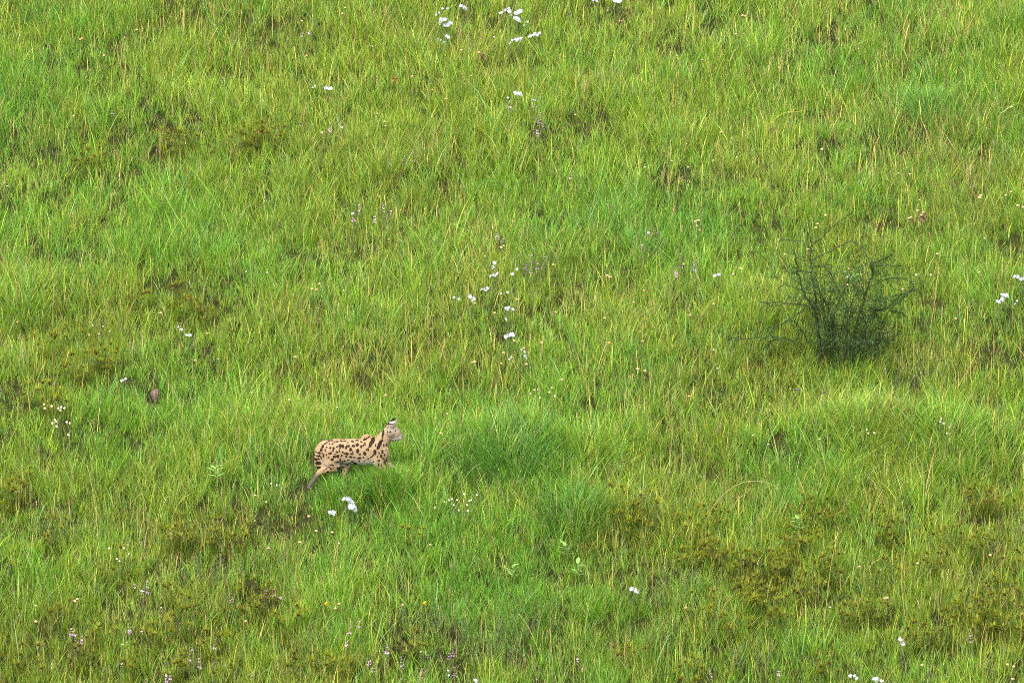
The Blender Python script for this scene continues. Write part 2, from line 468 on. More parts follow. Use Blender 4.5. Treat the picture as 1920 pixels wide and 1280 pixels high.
def make_panicles(n=9000):
    x, y = field_points(n)
    dry = patch(x, y, DRY); d = N_pan(x, y, 0.9)
    keep = RNG.random(len(x)) < np.clip(0.08 + 1.8 * (d - 0.42) + 0.8 * dry, 0.02, 1)
    keep &= ~((x > BODY['x0'] - .1) & (x < BODY['x1'] + .05) & (y > BODY['y0'] - 0.6) & (y < BODY['y1']))
    x, y = x[keep], y[keep]; n = len(x)
    base = np.stack([x, y, H(x, y)], -1)
    L = RNG.uniform(0.17, 0.32, n)
    az = RNG.uniform(0, 6.28, n)
    col = np.array([0.25, 0.175, 0.11]) * RNG.lognormal(0, 0.25, (n, 1)) * RNG.lognormal(0, 0.08, (n, 3))
    mb = MB()
    lean = np.abs(RNG.normal(0.06, 0.1, n))
    tips = blades(mb, base, L, 0.0035, az, lean, 0.15, col * np.array([1.0, 1.15, 0.7]), seg=2)
    m = 11
    ti = np.repeat(np.arange(n), m); N = len(ti)
    s = RNG.random(N)
    d = rot_frame(az)[0]
    start = tips[ti] - (s * 0.10)[:, None] * (np.array([0, 0, 1.0]) * 0.97 + d[ti] * 0.12)
    blades(mb, start, 0.014 + 0.035 * s * RNG.random(N), 0.0042, RNG.uniform(0, 6.28, N), RNG.uniform(0.3, 1.1, N), 0.2, col[ti] * RNG.lognormal(0, 0.25, (N, 1)), seg=1, wprof=[1.0, 0])
    return tag(mb.build('seed_panicles', M_DRY), 'fine brownish pink seed panicles hazing the grass tops', kind='stuff')

# ------------------------------------------------------------------ labels that say where a small plant stands
LAND = [('the serval', 670, 850), ('the thorny shrub', 1590, 590), ('the brown stone', 291, 737), ('the rusty dead leaf', 742, 147),
        ('the broad dark tussock', 965, 860), ('the big white flower pair', 657, 946),
        ('the top right photo corner', 1920, 0), ('the top left photo corner', 0, 0), ('the bottom left photo corner', 0, 1280), ('the bottom right photo corner', 1920, 1280)]
USED = set()
ONES = 'no one two three four five six seven eight nine ten eleven twelve'.split()
def spell(v):
    n, q = int(v), round((v - int(v)) * 4)
    f = ['', 'a-quarter', 'a-half', 'three-quarters'][q]
    return ONES[n] if q == 0 else ({1: 'quarter', 2: 'half', 3: 'three-quarters'}[q] if n == 0 else f"{ONES[n]}-and-{f}")
def where(look, px, py):
    """names a plant by its look and by how far, in lengths of the serval, it stands from the nearest landmark"""
    marks = sorted(LAND, key=lambda m: abs(m[1] - px) + abs(m[2] - py))
    for step, k in ((2, 1), (4, 1), (4, 4)):
        for nm, mx, my in marks[:k]:
            a, b = round((px - mx) / 160 * step) / step, round((py - my) / 160 * step) / step
            u = lambda v: 'serval-length' if v <= 1 else 'serval-lengths'
            sa = f"{spell(abs(a))} {u(abs(a))} {'right' if a > 0 else 'left'}"
            if a == 0 and b == 0: continue
            if a == 0: t = f"{look} {spell(abs(b))} {u(abs(b))} straight {'below' if b > 0 else 'above'} {nm}"
            elif b == 0: t = f"{look} {sa} of {nm}, level with it"
            else: t = f"{look} {sa}, {spell(abs(b))} {'below' if b > 0 else 'above'} {nm}"
            if t not in USED:
                USED.add(t); return t
    return t

# ------------------------------------------------------------------ the serval
U = 7.53                                               # drawing units per photo pixel
SG = ground(659.6, 912)
_f = (SG - CAM_POS)[1] * CP - (SG - CAM_POS)[2] * SP
SU = _f * FRAME_W / DIST / 1920 / U                    # metres per drawing unit
def S(zx, zy, y=0.0):
    return np.array([SG[0] + (zx - 750) * SU, SG[1] + y * SU, SG[2] + (1140 - zy) * SU / CP])

def ellipsoid(mb, c, r, n=18, m=12):
    th = np.linspace(0, np.pi, m + 1)[1:-1]; ph = np.arange(n) / n * 2 * np.pi
    T, P = np.meshgrid(th, ph, indexing='ij')
    v = np.stack([np.sin(T) * np.cos(P), np.sin(T) * np.sin(P), np.cos(T)], -1).reshape(-1, 3)
    v = np.concatenate([v, [[0, 0, 1], [0, 0, -1]]]) * r + c
    k = m - 1
    q = [[i * n + j, (i + 1) * n + j, (i + 1) * n + (j + 1) % n, i * n + (j + 1) % n] for i in range(k - 1) for j in range(n)]
    t = [[k * n, j, (j + 1) % n] for j in range(n)] + [[k * n + 1, (k - 1) * n + (j + 1) % n, (k - 1) * n + j] for j in range(n)]
    mb.add(v, [np.array(q), np.array(t)], (1, 1, 1))

def chain(mb, st, steps=7):
    st = np.array(st, float)                           # zx, zy, y, r, half width across
    for a, b in zip(st[:-1], st[1:]):
        for t in np.linspace(0, 1, steps):
            t2 = t
            q = a * (1 - t2) + b * t2
            ellipsoid(mb, S(q[0], q[1], q[2]), np.array([q[3], q[4], q[3]]) * SU)

raw = MB()
chain(raw, [(325, 640, 0, 95, 72), (390, 620, 0, 140, 95), (500, 622, 0, 160, 105), (650, 640, 0, 180, 110), (800, 642, 0, 186, 115), (950, 650, 0, 188, 115), (1060, 645, 0, 188, 112), (1120, 650, 0, 165, 98), (1175, 640, 0, 105, 80)])
chain(raw, [(1090, 590, 0, 130, 84), (1165, 520, 0, 112, 70), (1225, 440, 0, 98, 62), (1290, 385, 0, 92, 62)])
chain(raw, [(1285, 372, 0, 92, 76), (1330, 368, 0, 92, 78), (1368, 392, 0, 84, 68)])          # skull
chain(raw, [(1370, 415, 0, 76, 58), (1412, 426, 0, 56, 48), (1444, 424, 0, 40, 36)])          # muzzle
chain(raw, [(1340, 445, 0, 56, 48), (1430, 458, 0, 28, 28)])                                  # jaw
chain(raw, [(1285, 320, -48, 52, 22), (1300, 262, -62, 56, 13), (1326, 210, -66, 38, 11), (1344, 180, -66, 16, 9)])   # ears
chain(raw, [(1330, 300, 45, 36, 22), (1350, 250, 60, 42, 13), (1352, 214, 64, 30, 11), (1362, 190, 64, 13, 9)])
chain(raw, [(345, 545, 0, 34, 30), (300, 600, -15, 32, 28), (266, 680, -35, 31, 28), (252, 750, -45, 30, 28), (268, 820, -52, 30, 28), (300, 868, -52, 20, 20)])  # tail
# near hind leg, pushed back; far hind leg stepping under the belly
chain(raw, [(430, 650, -56, 132, 64), (462, 750, -62, 124, 60), (490, 830, -56, 90, 50)])
chain(raw, [(395, 700, -30, 80, 50), (385, 780, -40, 66, 40), (420, 850, -54, 60, 40)])
chain(raw, [(345, 700, -20, 60, 40), (325, 770, -28, 46, 30), (345, 840, -40, 46, 30)])
chain(raw, [(525, 850, -56, 66, 42), (420, 872, -56, 60, 38), (340, 900, -56, 44, 30), (295, 925, -56, 40, 28)])
chain(raw, [(295, 930, -56, 38, 26), (220, 1030, -56, 30, 24), (160, 1110, -56, 26, 24), (140, 1135, -56, 20, 24), (185, 1150, -56, 17, 24)])
chain(raw, [(450, 660, 55, 120, 50), (560, 780, 58, 90, 45), (680, 850, 60, 60, 38), (655, 930, 60, 40, 28), (630, 985, 60, 34, 24), (690, 1090, 60, 25, 22), (740, 1125, 60, 22, 26)])
# near fore leg under the shoulder, far fore leg reaching forward
chain(raw, [(1075, 610, -68, 118, 54), (1105, 720, -74, 92, 48), (1150, 810, -68, 64, 40), (1205, 890, -66, 46, 32), (1235, 980, -64, 32, 25), (1240, 1080, -64, 28, 24), (1262, 1120, -64, 24, 26)])
chain(raw, [(1110, 640, 62, 100, 45), (1190, 755, 64, 76, 40), (1255, 835, 64, 50, 32), (1340, 890, 64, 32, 25), (1410, 940, 64, 27, 24), (1445, 965, 64, 22, 24)])
chain(raw, [(1010, 520, 62, 80, 38), (960, 485, 62, 78, 32), (925, 510, 60, 60, 30)])         # far shoulder blade

tmp = link('serval_raw', raw.mesh('serval_raw', M_BARK))
md = tmp.modifiers.new('r', 'REMESH'); md.mode = 'VOXEL'; md.voxel_size = 0.0036
ms = tmp.modifiers.new('s', 'SMOOTH'); ms.factor = 0.5; ms.iterations = 5
dg = bpy.context.evaluated_depsgraph_get()
bm_me = bpy.data.meshes.new_from_object(tmp.evaluated_get(dg))
bpy.data.objects.remove(tmp)
nv = len(bm_me.vertices)
co = np.empty(nv * 3, np.float32); bm_me.vertices.foreach_get('co', co); co = co.reshape(-1, 3).astype(float)
nrm = np.empty(nv * 3, np.float32); bm_me.vertices.foreach_get('normal', nrm); nrm = nrm.reshape(-1, 3)

zx = (co[:, 0] - SG[0]) / SU + 750; zy = 1140 - (co[:, 2] - SG[2]) * CP / SU; zd = (co[:, 1] - SG[1]) / SU
w1, w2, w3 = smooth_noise(501), smooth_noise(502), smooth_noise(503)
jx = (w1(zx, zy + zd, 16.0) - 0.5) * 8; jy = (w2(zx, zy + zd, 16.0) - 0.5) * 8
ux, uy = zx + jx, zy + jy
TAN, CREAM, WHITE, GREY = (np.array(c) for c in ((0.236, 0.160, 0.092), (0.27, 0.22, 0.165), (0.36, 0.35, 0.335), (0.155, 0.125, 0.096)))
BLACK = np.array([0.010, 0.009, 0.008])
def sm(a, b, x): t = np.clip((x - a) / (b - a), 0, 1); return t * t * (3 - 2 * t)
def mixc(c, d, t): return c * (1 - t[:, None]) + d * t[:, None]
fur = np.tile(TAN, (nv, 1))
fur = mixc(fur, np.array([0.215, 0.130, 0.068]), sm(520, 440, zy) * (zx < 1050) * 0.6)
body = (zx > 560) & (zx < 1100) & (np.abs(zd) < 130) & (zy < 850)
fur = mixc(fur, CREAM, sm(660, 800, zy + jx * 4) * body * 0.95)
fur = mixc(fur, WHITE, sm(740, 830, zy) * sm(600, 680, zx) * sm(1120, 1060, zx) * (zy < 850) * 0.75)
fur = mixc(fur, WHITE, np.exp(-((zx - 385) / 40) ** 2 - ((zy - 790) / 45) ** 2) * 0.35)
head = sm(1225, 1275, zx) * (zy < 520)
fur = mixc(fur, GREY, head * 0.8)
fur = mixc(fur, WHITE, sm(1330, 1380, zx) * sm(415, 450, zy) * (zy < 520) * 0.75)
fur = mixc(fur, WHITE, np.exp(-((zx - 1285) / 28) ** 2 - ((zy - 325) / 26) ** 2) * 0.6)
fur = mixc(fur, np.array([0.24, 0.19, 0.16]), np.exp(-((zx - 1400) / 22) ** 2 - ((zy - 352) / 12) ** 2) * 0.8)
fur = mixc(fur, np.array([0.060, 0.052, 0.052]), sm(905, 985, zy) * (zx < 320) * 0.92)
fur = mixc(fur, np.array([0.23, 0.18, 0.13]), sm(500, 560, zy) * sm(1200, 1270, zx) * 0.4)
fur *= (1 + (w3(zx, zy + zd * 1.3, 7.0)[:, None] - 0.5) * 0.22)
SPOTS = """840 610 18 25 0;740 590 18 22 0;890 550 14 18 0;922 535 12 14 0;945 515 9 20 -20;835 530 17 19 0;780 543 20 14 0;712 543 13 14 0;680 560 14 22 10;632 545 13 22 -10;597 540 20 16 0;550 553 14 11 0
500 570 14 11 0;455 567 13 11 0;495 600 11 16 0;460 638 20 13 -20;550 625 14 13 0;582 605 8 19 0;628 628 14 12 0;690 650 20 18 0;655 645 14 10 0;757 650 22 13 0;872 658 15 11 0;680 690 10 16 -20;740 692 17 15 0;790 700 16 9 0
863 712 26 14 -15;612 678 12 15 0;555 685 18 21 0;512 692 19 17 0;480 730 20 17 0;592 742 10 24 0;552 770 16 15 0;620 770 8 17 0;653 757 10 14 0;703 743 14 10 -20;762 767 16 13 -20;800 800 22 22 0;565 862 22 22 0
460 870 12 16 0;415 910 14 11 0;395 865 16 8 0;470 805 24 8 0;490 812 14 9 0;357 675 11 24 0;325 600 15 20 20;345 555 13 22 20;300 645 18 15 0;318 700 8 28 -30;385 600 10 18 -30;400 660 8 14 0;430 700 14 9 0
550 487 20 7 5;610 483 18 7 5;655 480 18 5 0;765 487 20 8 0;830 475 25 6 0;510 495 14 6 0;940 470 25 7 -10;990 448 22 7 -35;470 480 20 6 -10;430 490 16 6 -15;400 505 14 6 -25;375 520 14 8 -30;440 520 12 7 0;485 518 10 8 0;700 500 12 6 0;890 490 14 7 0
600 458 80 5 0;760 454 90 5 0;440 470 50 4 -12;1195 385 13 48 8;1040 492 22 50 38;1012 540 15 24 30;985 590 11 24 0;1150 520 20 46 22;1128 560 18 26 20;1186 470 11 20 -10;1100 420 8 22 25;1207 545 8 24 0;1240 535 8 17 0
1190 628 12 24 0;1235 607 8 12 0;1168 685 13 22 -15;1218 672 10 14 0;1082 625 18 34 0;1052 672 9 22 35;1030 695 14 9 -20;940 645 18 22 0;1135 745 15 15 0;1135 805 12 18 0;1170 818 10 18 0;1215 790 10 13 0;1260 850 12 14 0;1190 850 10 10 0;1245 780 9 10 0;1120 690 8 14 10
1160 880 9 9 0;1215 920 9 8 0;1235 960 8 8 0;1225 1010 9 7 0;1330 800 10 7 0;1380 825 9 6 0;640 870 12 12 0;690 840 11 10 0;650 930 10 8 0;660 1010 8 8 0
245 735 22 17 0;288 738 24 9 10;275 690 32 9 10;262 790 18 24 0;300 795 22 20 0;280 850 30 14 0;270 645 26 8 20;360 890 9 8 0;1320 402 6 6 0;1300 345 14 10 0;1262 350 8 12 0;1345 395 7 5 0;1370 335 5 12 20;520 655 10 8 0;770 620 10 9 0;590 570 10 8 0;860 760 14 10 -10;920 700 12 10 -20;960 590 10 12 0;730 790 10 9 0;600 810 8 10 0;520 770 10 9 0;500 850 8 8 0;440 840 9 8 0;430 640 8 10 0;400 560 11 9 -30;340 640 7 12 10;930 760 12 8 0;990 720 12 9 20;1060 760 9 12 0;1140 640 9 14 0;1195 720 9 10 0;1090 530 9 14 20;850 520 12 7 0""".replace('\n', ';')
spot = np.zeros(nv)
for ln in SPOTS.split(';'):
    a, b, ra, rb, ang = map(float, ln.split())
    ca, sa = math.cos(R(ang)), math.sin(R(ang))
    dx, dy = ux - a, uy - b
    e = np.hypot((dx * ca + dy * sa) / ra, (-dx * sa + dy * ca) / rb) / 1.22
    spot = np.maximum(spot, sm(1.12, 0.95, e))
# the top of the belly side keeps its pattern all round; the far side is the mirror of the near side
earmask = (zy < 262) & (zx > 1240) & (zx < 1420)
spot = np.where(earmask, 0, spot)
fur = mixc(fur, BLACK, spot * 0.96)
et = 240 - (zx - 1330) * 0.10 - zy                      # height above the ear's dark band
ear = mixc(np.tile(np.array([0.20, 0.15, 0.12]), (nv, 1)), BLACK, sm(-2, 4, et) * 1.0)
ear = mixc(ear, np.array([0.42, 0.41, 0.41]), sm(12, 16, et) * sm(44, 39, et) * sm(1286, 1294, zx) * sm(1376, 1364, zx) * (zd < 10))
ear = np.where(((zd > 10) & (et < 34))[:, None], np.array([0.20, 0.15, 0.12]), ear)
fur = np.where(earmask[:, None], ear, fur)
fur = mixc(fur, np.array([0.03, 0.02, 0.018]), np.exp(-((zx - 1474) / 12) ** 2 - ((zy - 412) / 14) ** 2))
at = bm_me.attributes.new('Col', 'FLOAT_COLOR', 'POINT')
at.data.foreach_set('color', np.concatenate([fur, np.ones((nv, 1))], 1).astype(np.float32).ravel())
bm_me.vertices.foreach_set('co', ((co + nrm * ((w3(zx * 1.7, zy * 1.7 + zd, 9.0) - 0.5) * 0.004)[:, None]) - SG).astype(np.float32).ravel())
bm_me.polygons.foreach_set('use_smooth', np.ones(len(bm_me.polygons), bool))
bm_me.name = 'serval'
M_FUR = material('serval_fur', rough=0.7, spec=0.0)
bm_me.materials.clear(); bm_me.materials.append(M_FUR)
bm_me.update()
serval = link('serval', bm_me, None, SG)
# short coat: hairs lying back along the body
hg = np.random.default_rng(9)
pick = hg.choice(nv, 26000, replace=False)
hp, hn_, hc = (co - SG)[pick], nrm[pick].astype(float), fur[pick]
flow = np.array([-1.0, 0.0, -0.45]); ht = flow - hn_ * (hn_ @ flow)[:, None] * 0.8 + hn_ * 0.42 + hg.normal(0, .22, (len(pick), 3))
ht /= np.linalg.norm(ht, axis=1)[:, None]
hl = hg.uniform(0.004, 0.008, len(pick)) * np.where((zx[pick] > 1230) | (zy[pick] > 900), 0.5, 1.0)
hs = np.cross(ht, hn_); hs /= np.linalg.norm(hs, axis=1)[:, None] + 1e-9
hw = 0.0016
V = np.stack([hp - hs * hw, hp + hs * hw, hp + ht * hl[:, None]], 1)
cf = hc * hg.lognormal(0, 0.16, (len(pick), 1))
fm = MB(); fm.add(V.reshape(-1, 3), [np.arange(len(pick) * 3).reshape(-1, 3)], np.repeat(cf, 3, 0))
tag(fm.build('fur', M_FUR, serval), kind='stuff')
tag(serval, 'spotted tan serval with black and white ear striding right through the grass', 'serval')
for s in (-1, 1):
    e = MB(); c = S(1402, 366, s * 50); ellipsoid(e, c - SG, np.array([10, 9, 10]) * SU)
    e.c = [np.tile(np.array([0.05, 0.035, 0.012]), (len(e.v[0]), 1))]
    e.build('eye', material('eye_wet', rough=0.1, spec=0.06), serval)
for s in (-1, 1):
    for k in range(4):
        wh = MB(); b = S(1430, 430 + k * 6, s * 34) - SG
        blades(wh, b[None], 0.05, 0.0012, np.array([s * 1.25]), 1.3 + 0.1 * k, 0.3, (0.45, 0.44, 0.42), seg=2)
        wh.build('whisker', M_BARK, serval)

# ------------------------------------------------------------------ the thorny shrub
SB = ground(1566, 704)
def at_depth(px, py, y):
    d = ray(px, py); t = (y - CAM_POS[1]) / d[1]
    return CAM_POS + d * t
BR = """768 960,765 800,760 640,730 480,718 370,722 240,712 150,706 60
770 960,760 760,690 640,635 480,610 370,600 275
722 240,800 180,900 90,1015 5
730 350,850 290,1000 215,1080 240,1150 330,1180 390
720 260,660 215,540 195,480 212
960 1010,1005 800,1080 740,1200 720,1300 640,1520 570
1010 800,1040 640,1100 580,1240 510,1340 480,1450 500
980 990,1000 750,940 600,860 440,790 380
1400 1055,1300 920,1230 800,1180 720,1120 630
980 980,1100 700,1150 560,1190 430,1170 380,1300 330,1340 270
1170 390,1300 388,1470 405
765 690,600 680,430 665,340 672
760 720,690 700,560 800,440 860,405 905
700 1020,620 990,480 930,300 935,180 945,95 920
480 930,380 1000,270 1060
880 1020,850 800,870 600,850 450
900 1020,820 760,780 560,762 440
1000 1000,1150 800,1290 700,1420 600
1000 1010,1180 900,1290 960,1390 900
720 600,600 560,500 520
1010 980,1200 760,1370 740,1450 790
735 440,640 432,560 450
900 1010,960 820,1060 640,1090 470,1060 400
930 1010,1060 860,1230 700,1250 520,1230 420
860 1010,900 760,980 560,1040 400
790 980,640 860,580 800
1190 720,1330 700,1430 620,1500 560
920 1000,880 800,800 620,690 560""".split('\n')
rb = random.Random(5)
shrub = thing('thorny_shrub', 'dark leafless looking thorny shrub with tangled twigs right of centre', 'shrub', SB)
twig, leaf = MB(), MB()
nt = [0]
def bark():
    k = rb.uniform(0.75, 1.3)
    return np.array([0.028, 0.036, 0.020]) * k
def smooth_path(P, n):
    P = np.array(P, float); t = np.linspace(0, len(P) - 1, n); i = np.clip(t.astype(int), 0, len(P) - 2); f = (t - i)[:, None]
    p0, p1, p2, p3 = P[np.clip(i - 1, 0, len(P) - 1)], P[i], P[i + 1], P[np.clip(i + 2, 0, len(P) - 1)]
    return 0.5 * (2 * p1 + (p2 - p0) * f + (2 * p0 - 5 * p1 + 4 * p2 - p3) * f * f + (3 * p1 - p0 - 3 * p2 + p3) * f ** 3)
def grow(p, d, L, r, depth):
    """a crooked twig with thorns and tiny leaves, forking"""
    n = max(3, int(L / 0.022)); pts = [p]
    for _ in range(n):
        d = d + np.array([rb.gauss(0, .28), rb.gauss(0, .28), rb.gauss(0.03, .24)]); d = d / np.linalg.norm(d)
        p = p + d * (L / n); pts.append(p)
    tube(twig, pts, np.linspace(r, r * 0.45, len(pts)), bark(), sides=3, cap=False)
    for q in pts[1:]:
        if rb.random() < 0.8:
            for _ in range(3):
                blades(leaf, q[None], rb.uniform(0.008, 0.018), rb.uniform(0.005, 0.009), np.array([rb.uniform(0, 6.28)]), rb.uniform(0.2, 1.5), 0.3,
                       np.array([0.060, 0.122, 0.030]) * rb.uniform(0.5, 1.5), seg=2, wprof=[0.5, 1.0, 0])
        if depth > 0 and rb.random() < 0.30:
            s = np.array([rb.gauss(0, 1), rb.gauss(0, 1), rb.gauss(0.15, .8)]); s /= np.linalg.norm(s)
            grow(q, d * 0.4 + s * 0.9, L * rb.uniform(0.35, 0.7), r * 0.65, depth - 1)
def branch(path3, r0, r1):
    mb = MB(); n = len(path3)
    jit = np.array([[rb.gauss(0, .006), rb.gauss(0, .006), rb.gauss(0, .006)] for _ in range(n)]); jit[0] = 0
    pts = path3 + jit
    tube(mb, pts - SB, np.linspace(r0, r1, n), bark(), sides=5)
    mb.build('branch', M_BARK, shrub)
    for i in range(2, n):
        hgt = pts[i][2] - H(pts[i][0], pts[i][1])
        if rb.random() < 0.75:
            s = np.array([rb.gauss(0, 1), rb.gauss(0, 1), rb.gauss(0.1, .8)]); s /= np.linalg.norm(s)
            low = 1.0 if hgt < 1.15 else 0.4
            if hgt < 0.22 and rb.random() < 0.8: continue
            grow(pts[i], s, rb.uniform(0.06, 0.26) * low, 0.0024, 2 if low == 1 else 1)
        elif rb.random() < 0.6:                          # thorns
            for _ in range(2):
                s = np.array([rb.gauss(0, 1), rb.gauss(0, 1), rb.gauss(0, 1)]); s /= np.linalg.norm(s)
                tube(twig, [pts[i], pts[i] + s * 0.03], [0.002, 0.0006], bark(), sides=3, cap=False)
for ln in BR:
    pp = [tuple(map(float, q.split())) for q in ln.split(',')]
    if pp[0][1] >= 955: pp[0] = (pp[0][0] * .8 + 190, pp[0][1] + 170)
    y0, y1 = rb.uniform(-0.08, 0.08), rb.uniform(-0.45, 0.45)
    P = [at_depth(1340 + a / 4, 400 + b / 4, SB[1] + y0 + (y1 - y0) * (k / (len(pp) - 1)) ** 1.2) for k, (a, b) in enumerate(pp)]
    L = sum(np.linalg.norm(P[k + 1] - P[k]) for k in range(len(P) - 1))
    big = pp[0][1] > 900 and pp[-1][1] < 300
    branch(smooth_path(P, max(6, int(L / 0.035))), 0.013 if big else 0.006, 0.005 if big else 0.003)
for _ in range(19):                                      # the inner tangle
    a0 = rb.uniform(740, 1220); a1 = a0 + rb.gauss(30, 170)
    b1 = rb.triangular(420, 980, 600)
    y1 = rb.uniform(-0.3, 0.3)
    P = [at_depth(1340 + a0 / 4, 400 + 1160 / 4, SB[1] + rb.uniform(-.1, .1)), at_depth(1340 + (a0 * .6 + a1 * .4) / 4 + rb.gauss(0, 12), 400 + (1100 * .45 + b1 * .55) / 4, SB[1] + y1 * .5), at_depth(1340 + a1 / 4, 400 + b1 / 4, SB[1] + y1)]
    branch(smooth_path(P, 14), 0.0045, 0.0025)
for q in twig.v: q -= SB
for q in leaf.v: q -= SB
tag(twig.build('twigs', M_BARK, shrub), kind='stuff')
tag(leaf.build('leaves', M_LEAF, shrub), kind='stuff')

# ------------------------------------------------------------------ tussocks
def tussock(px, py, n, Lm, rad, cols, label, seed):
    g = np.random.default_rng(seed); c = ground(px, py)
    a = g.uniform(0, 6.28, n); r = rad * np.sqrt(g.random(n))
    b = np.stack([c[0] + r * np.cos(a), c[1] + r * np.sin(a)], -1)
    base = np.stack([b[:, 0], b[:, 1], H(b[:, 0], b[:, 1]) - 0.015], -1)
    L = Lm * g.lognormal(0, 0.22, n)
    cc = np.array(cols)[g.integers(0, len(cols), n)] * g.lognormal(0, 0.18, (n, 1))
    mb = MB()
    blades(mb, base, L, g.uniform(0.0038, 0.0068, n), a + g.normal(0, .6, n), 0.06 + r / rad * 0.38 + np.abs(g.normal(0, .08, n)), np.abs(g.normal(0.75, 0.45, n)), cc, seg=3, tipcol=cc * np.array([1.15, 1.15, 1.3]), twist=g.uniform(-1, 1, n))
    return tag(mb.build('grass_tussock', M_GRASS, None, c), label, 'grass tussock', 'tall tussocks in the grass')
DEEP = [MID, MID * 0.75, BLUE * 0.7, LIME * 0.75, DARKG * 1.5]
FRESH = [LIME, YELLOW, PALE, MID, LIME]
for args in ((965, 885, 1500, 0.33, 0.44, DEEP, 'broad dark green tussock just right of the serval'),
             (1075, 968, 600, 0.30, 0.28, DEEP, 'dark drooping tussock below right of the broad dark green one'),
             (1105, 850, 420, 0.30, 0.26, [MID, LIME, OLV], 'tussock with dark gaps beyond the broad dark green one'),
             (1560, 905, 420, 0.31, 0.24, [MID, LIME, BLUE, OLV], 'arching tussock three serval lengths below right of the thorny shrub'.replace('three serval lengths below right of', 'well below')),
             (1775, 850, 800, 0.34, 0.36, FRESH, 'tall pale lime tussock below right of the thorny shrub'),
             (1620, 815, 420, 0.31, 0.28, FRESH, 'long lime tussock directly below the thorny shrub'),
             (1750, 215, 360, 0.31, 0.22, [MID, BLUE, LIME], 'dark green tussock above right of the thorny shrub near the top'),
             (80, 50, 380, 0.31, 0.22, DEEP, "dark hollow tussock by the photo's top left corner"),
             (40, 580, 360, 0.30, 0.26, FRESH, 'pale long haired tussock at the left edge above the brown stone'),
             (1900, 60, 300, 0.33, 0.2, DEEP, "dark leafy tussock by the photo's top right corner"),
             (1575, 742, 420, 0.29, 0.40, FRESH, 'fresh grass tussock growing up before the foot of the thorny shrub'),
             (1600, 706, 240, 0.40, 0.26, FRESH, 'long bright grass tuft growing up through the thorny shrub'),
             (1405, 615, 260, 0.26, 0.18, FRESH, 'fresh lime tussock touching the left twigs of the thorny shrub')):
    tussock(*args, seed=int(args[0] + args[1]))

# ------------------------------------------------------------------ sedges with spiky heads and brown centres
def blob(mb, c, r, col, n=6):
    th = np.array([0.0, 0.9, 2.0, 3.14159]); v, F = [], []
    c = np.asarray(c, float)
    v = [c + [0, 0, r]] + [c + r * np.array([math.sin(t) * math.cos(a), math.sin(t) * math.sin(a), math.cos(t)]) for t in (1.0, 2.1) for a in np.arange(n) / n * 6.283] + [c - [0, 0, r]]
    F3 = [[0, 1 + j, 1 + (j + 1) % n] for j in range(n)] + [[2 * n + 1, 1 + n + (j + 1) % n, 1 + n + j] for j in range(n)]
    F4 = [[1 + j, 1 + n + j, 1 + n + (j + 1) % n, 1 + (j + 1) % n] for j in range(n)]
    mb.add(v, [np.array(F3), np.array(F4)], col)

SEDGE = [(1310, 1015), (1345, 1030), (1298, 1045), (1375, 1050), (1395, 1085), (1425, 1090), (1440, 1060), (1462, 1045), (1482, 1022), (1500, 998), (1532, 1022), (1545, 970), (1340, 962), (1288, 985), (1410, 1112), (1432, 1132), (1476, 1142), (1490, 1102), (1522, 1100), (1552, 1060),
         (1830, 1012), (1862, 1150), (1882, 1112), (1850, 1172), (1820, 1132), (1905, 1160), (1742, 1050), (1660, 1060), (1660, 985), (1682, 1003), (1502, 958), (1842, 930), (1872, 950), (1456, 1168), (1380, 1172), (1312, 1142),
         (320, 992), (350, 1004), (385, 1008), (418, 1000), (442, 1004), (455, 1142), (480, 1112), (500, 1128), (100, 990), (150, 1222), (250, 1232), (320, 1245), (420, 1252), (350, 1162), (540, 1166), (60, 1242), (570, 1242), (330, 1106), (235, 1067),
         (60, 735), (100, 747), (185, 680), (130, 622), (75, 642), (325, 572), (390, 582), (340, 547), (200, 660), (260, 560), (320, 262), (360, 250), (480, 252), (512, 250), (460, 272), (175, 282), (160, 305), (1200, 990), (1215, 960), (1172, 942), (772, 1207), (776, 1002),
         (30, 905), (15, 925), (140, 690), (1720, 1190), (1590, 1160), (1640, 1140), (1780, 1170), (640, 1240), (1560, 1250), (1290, 1262), (1180, 1225), (200, 1180), (120, 1150), (290, 1185), (400, 1195), (1890, 1040), (1760, 1000)]
g = np.random.default_rng(77)
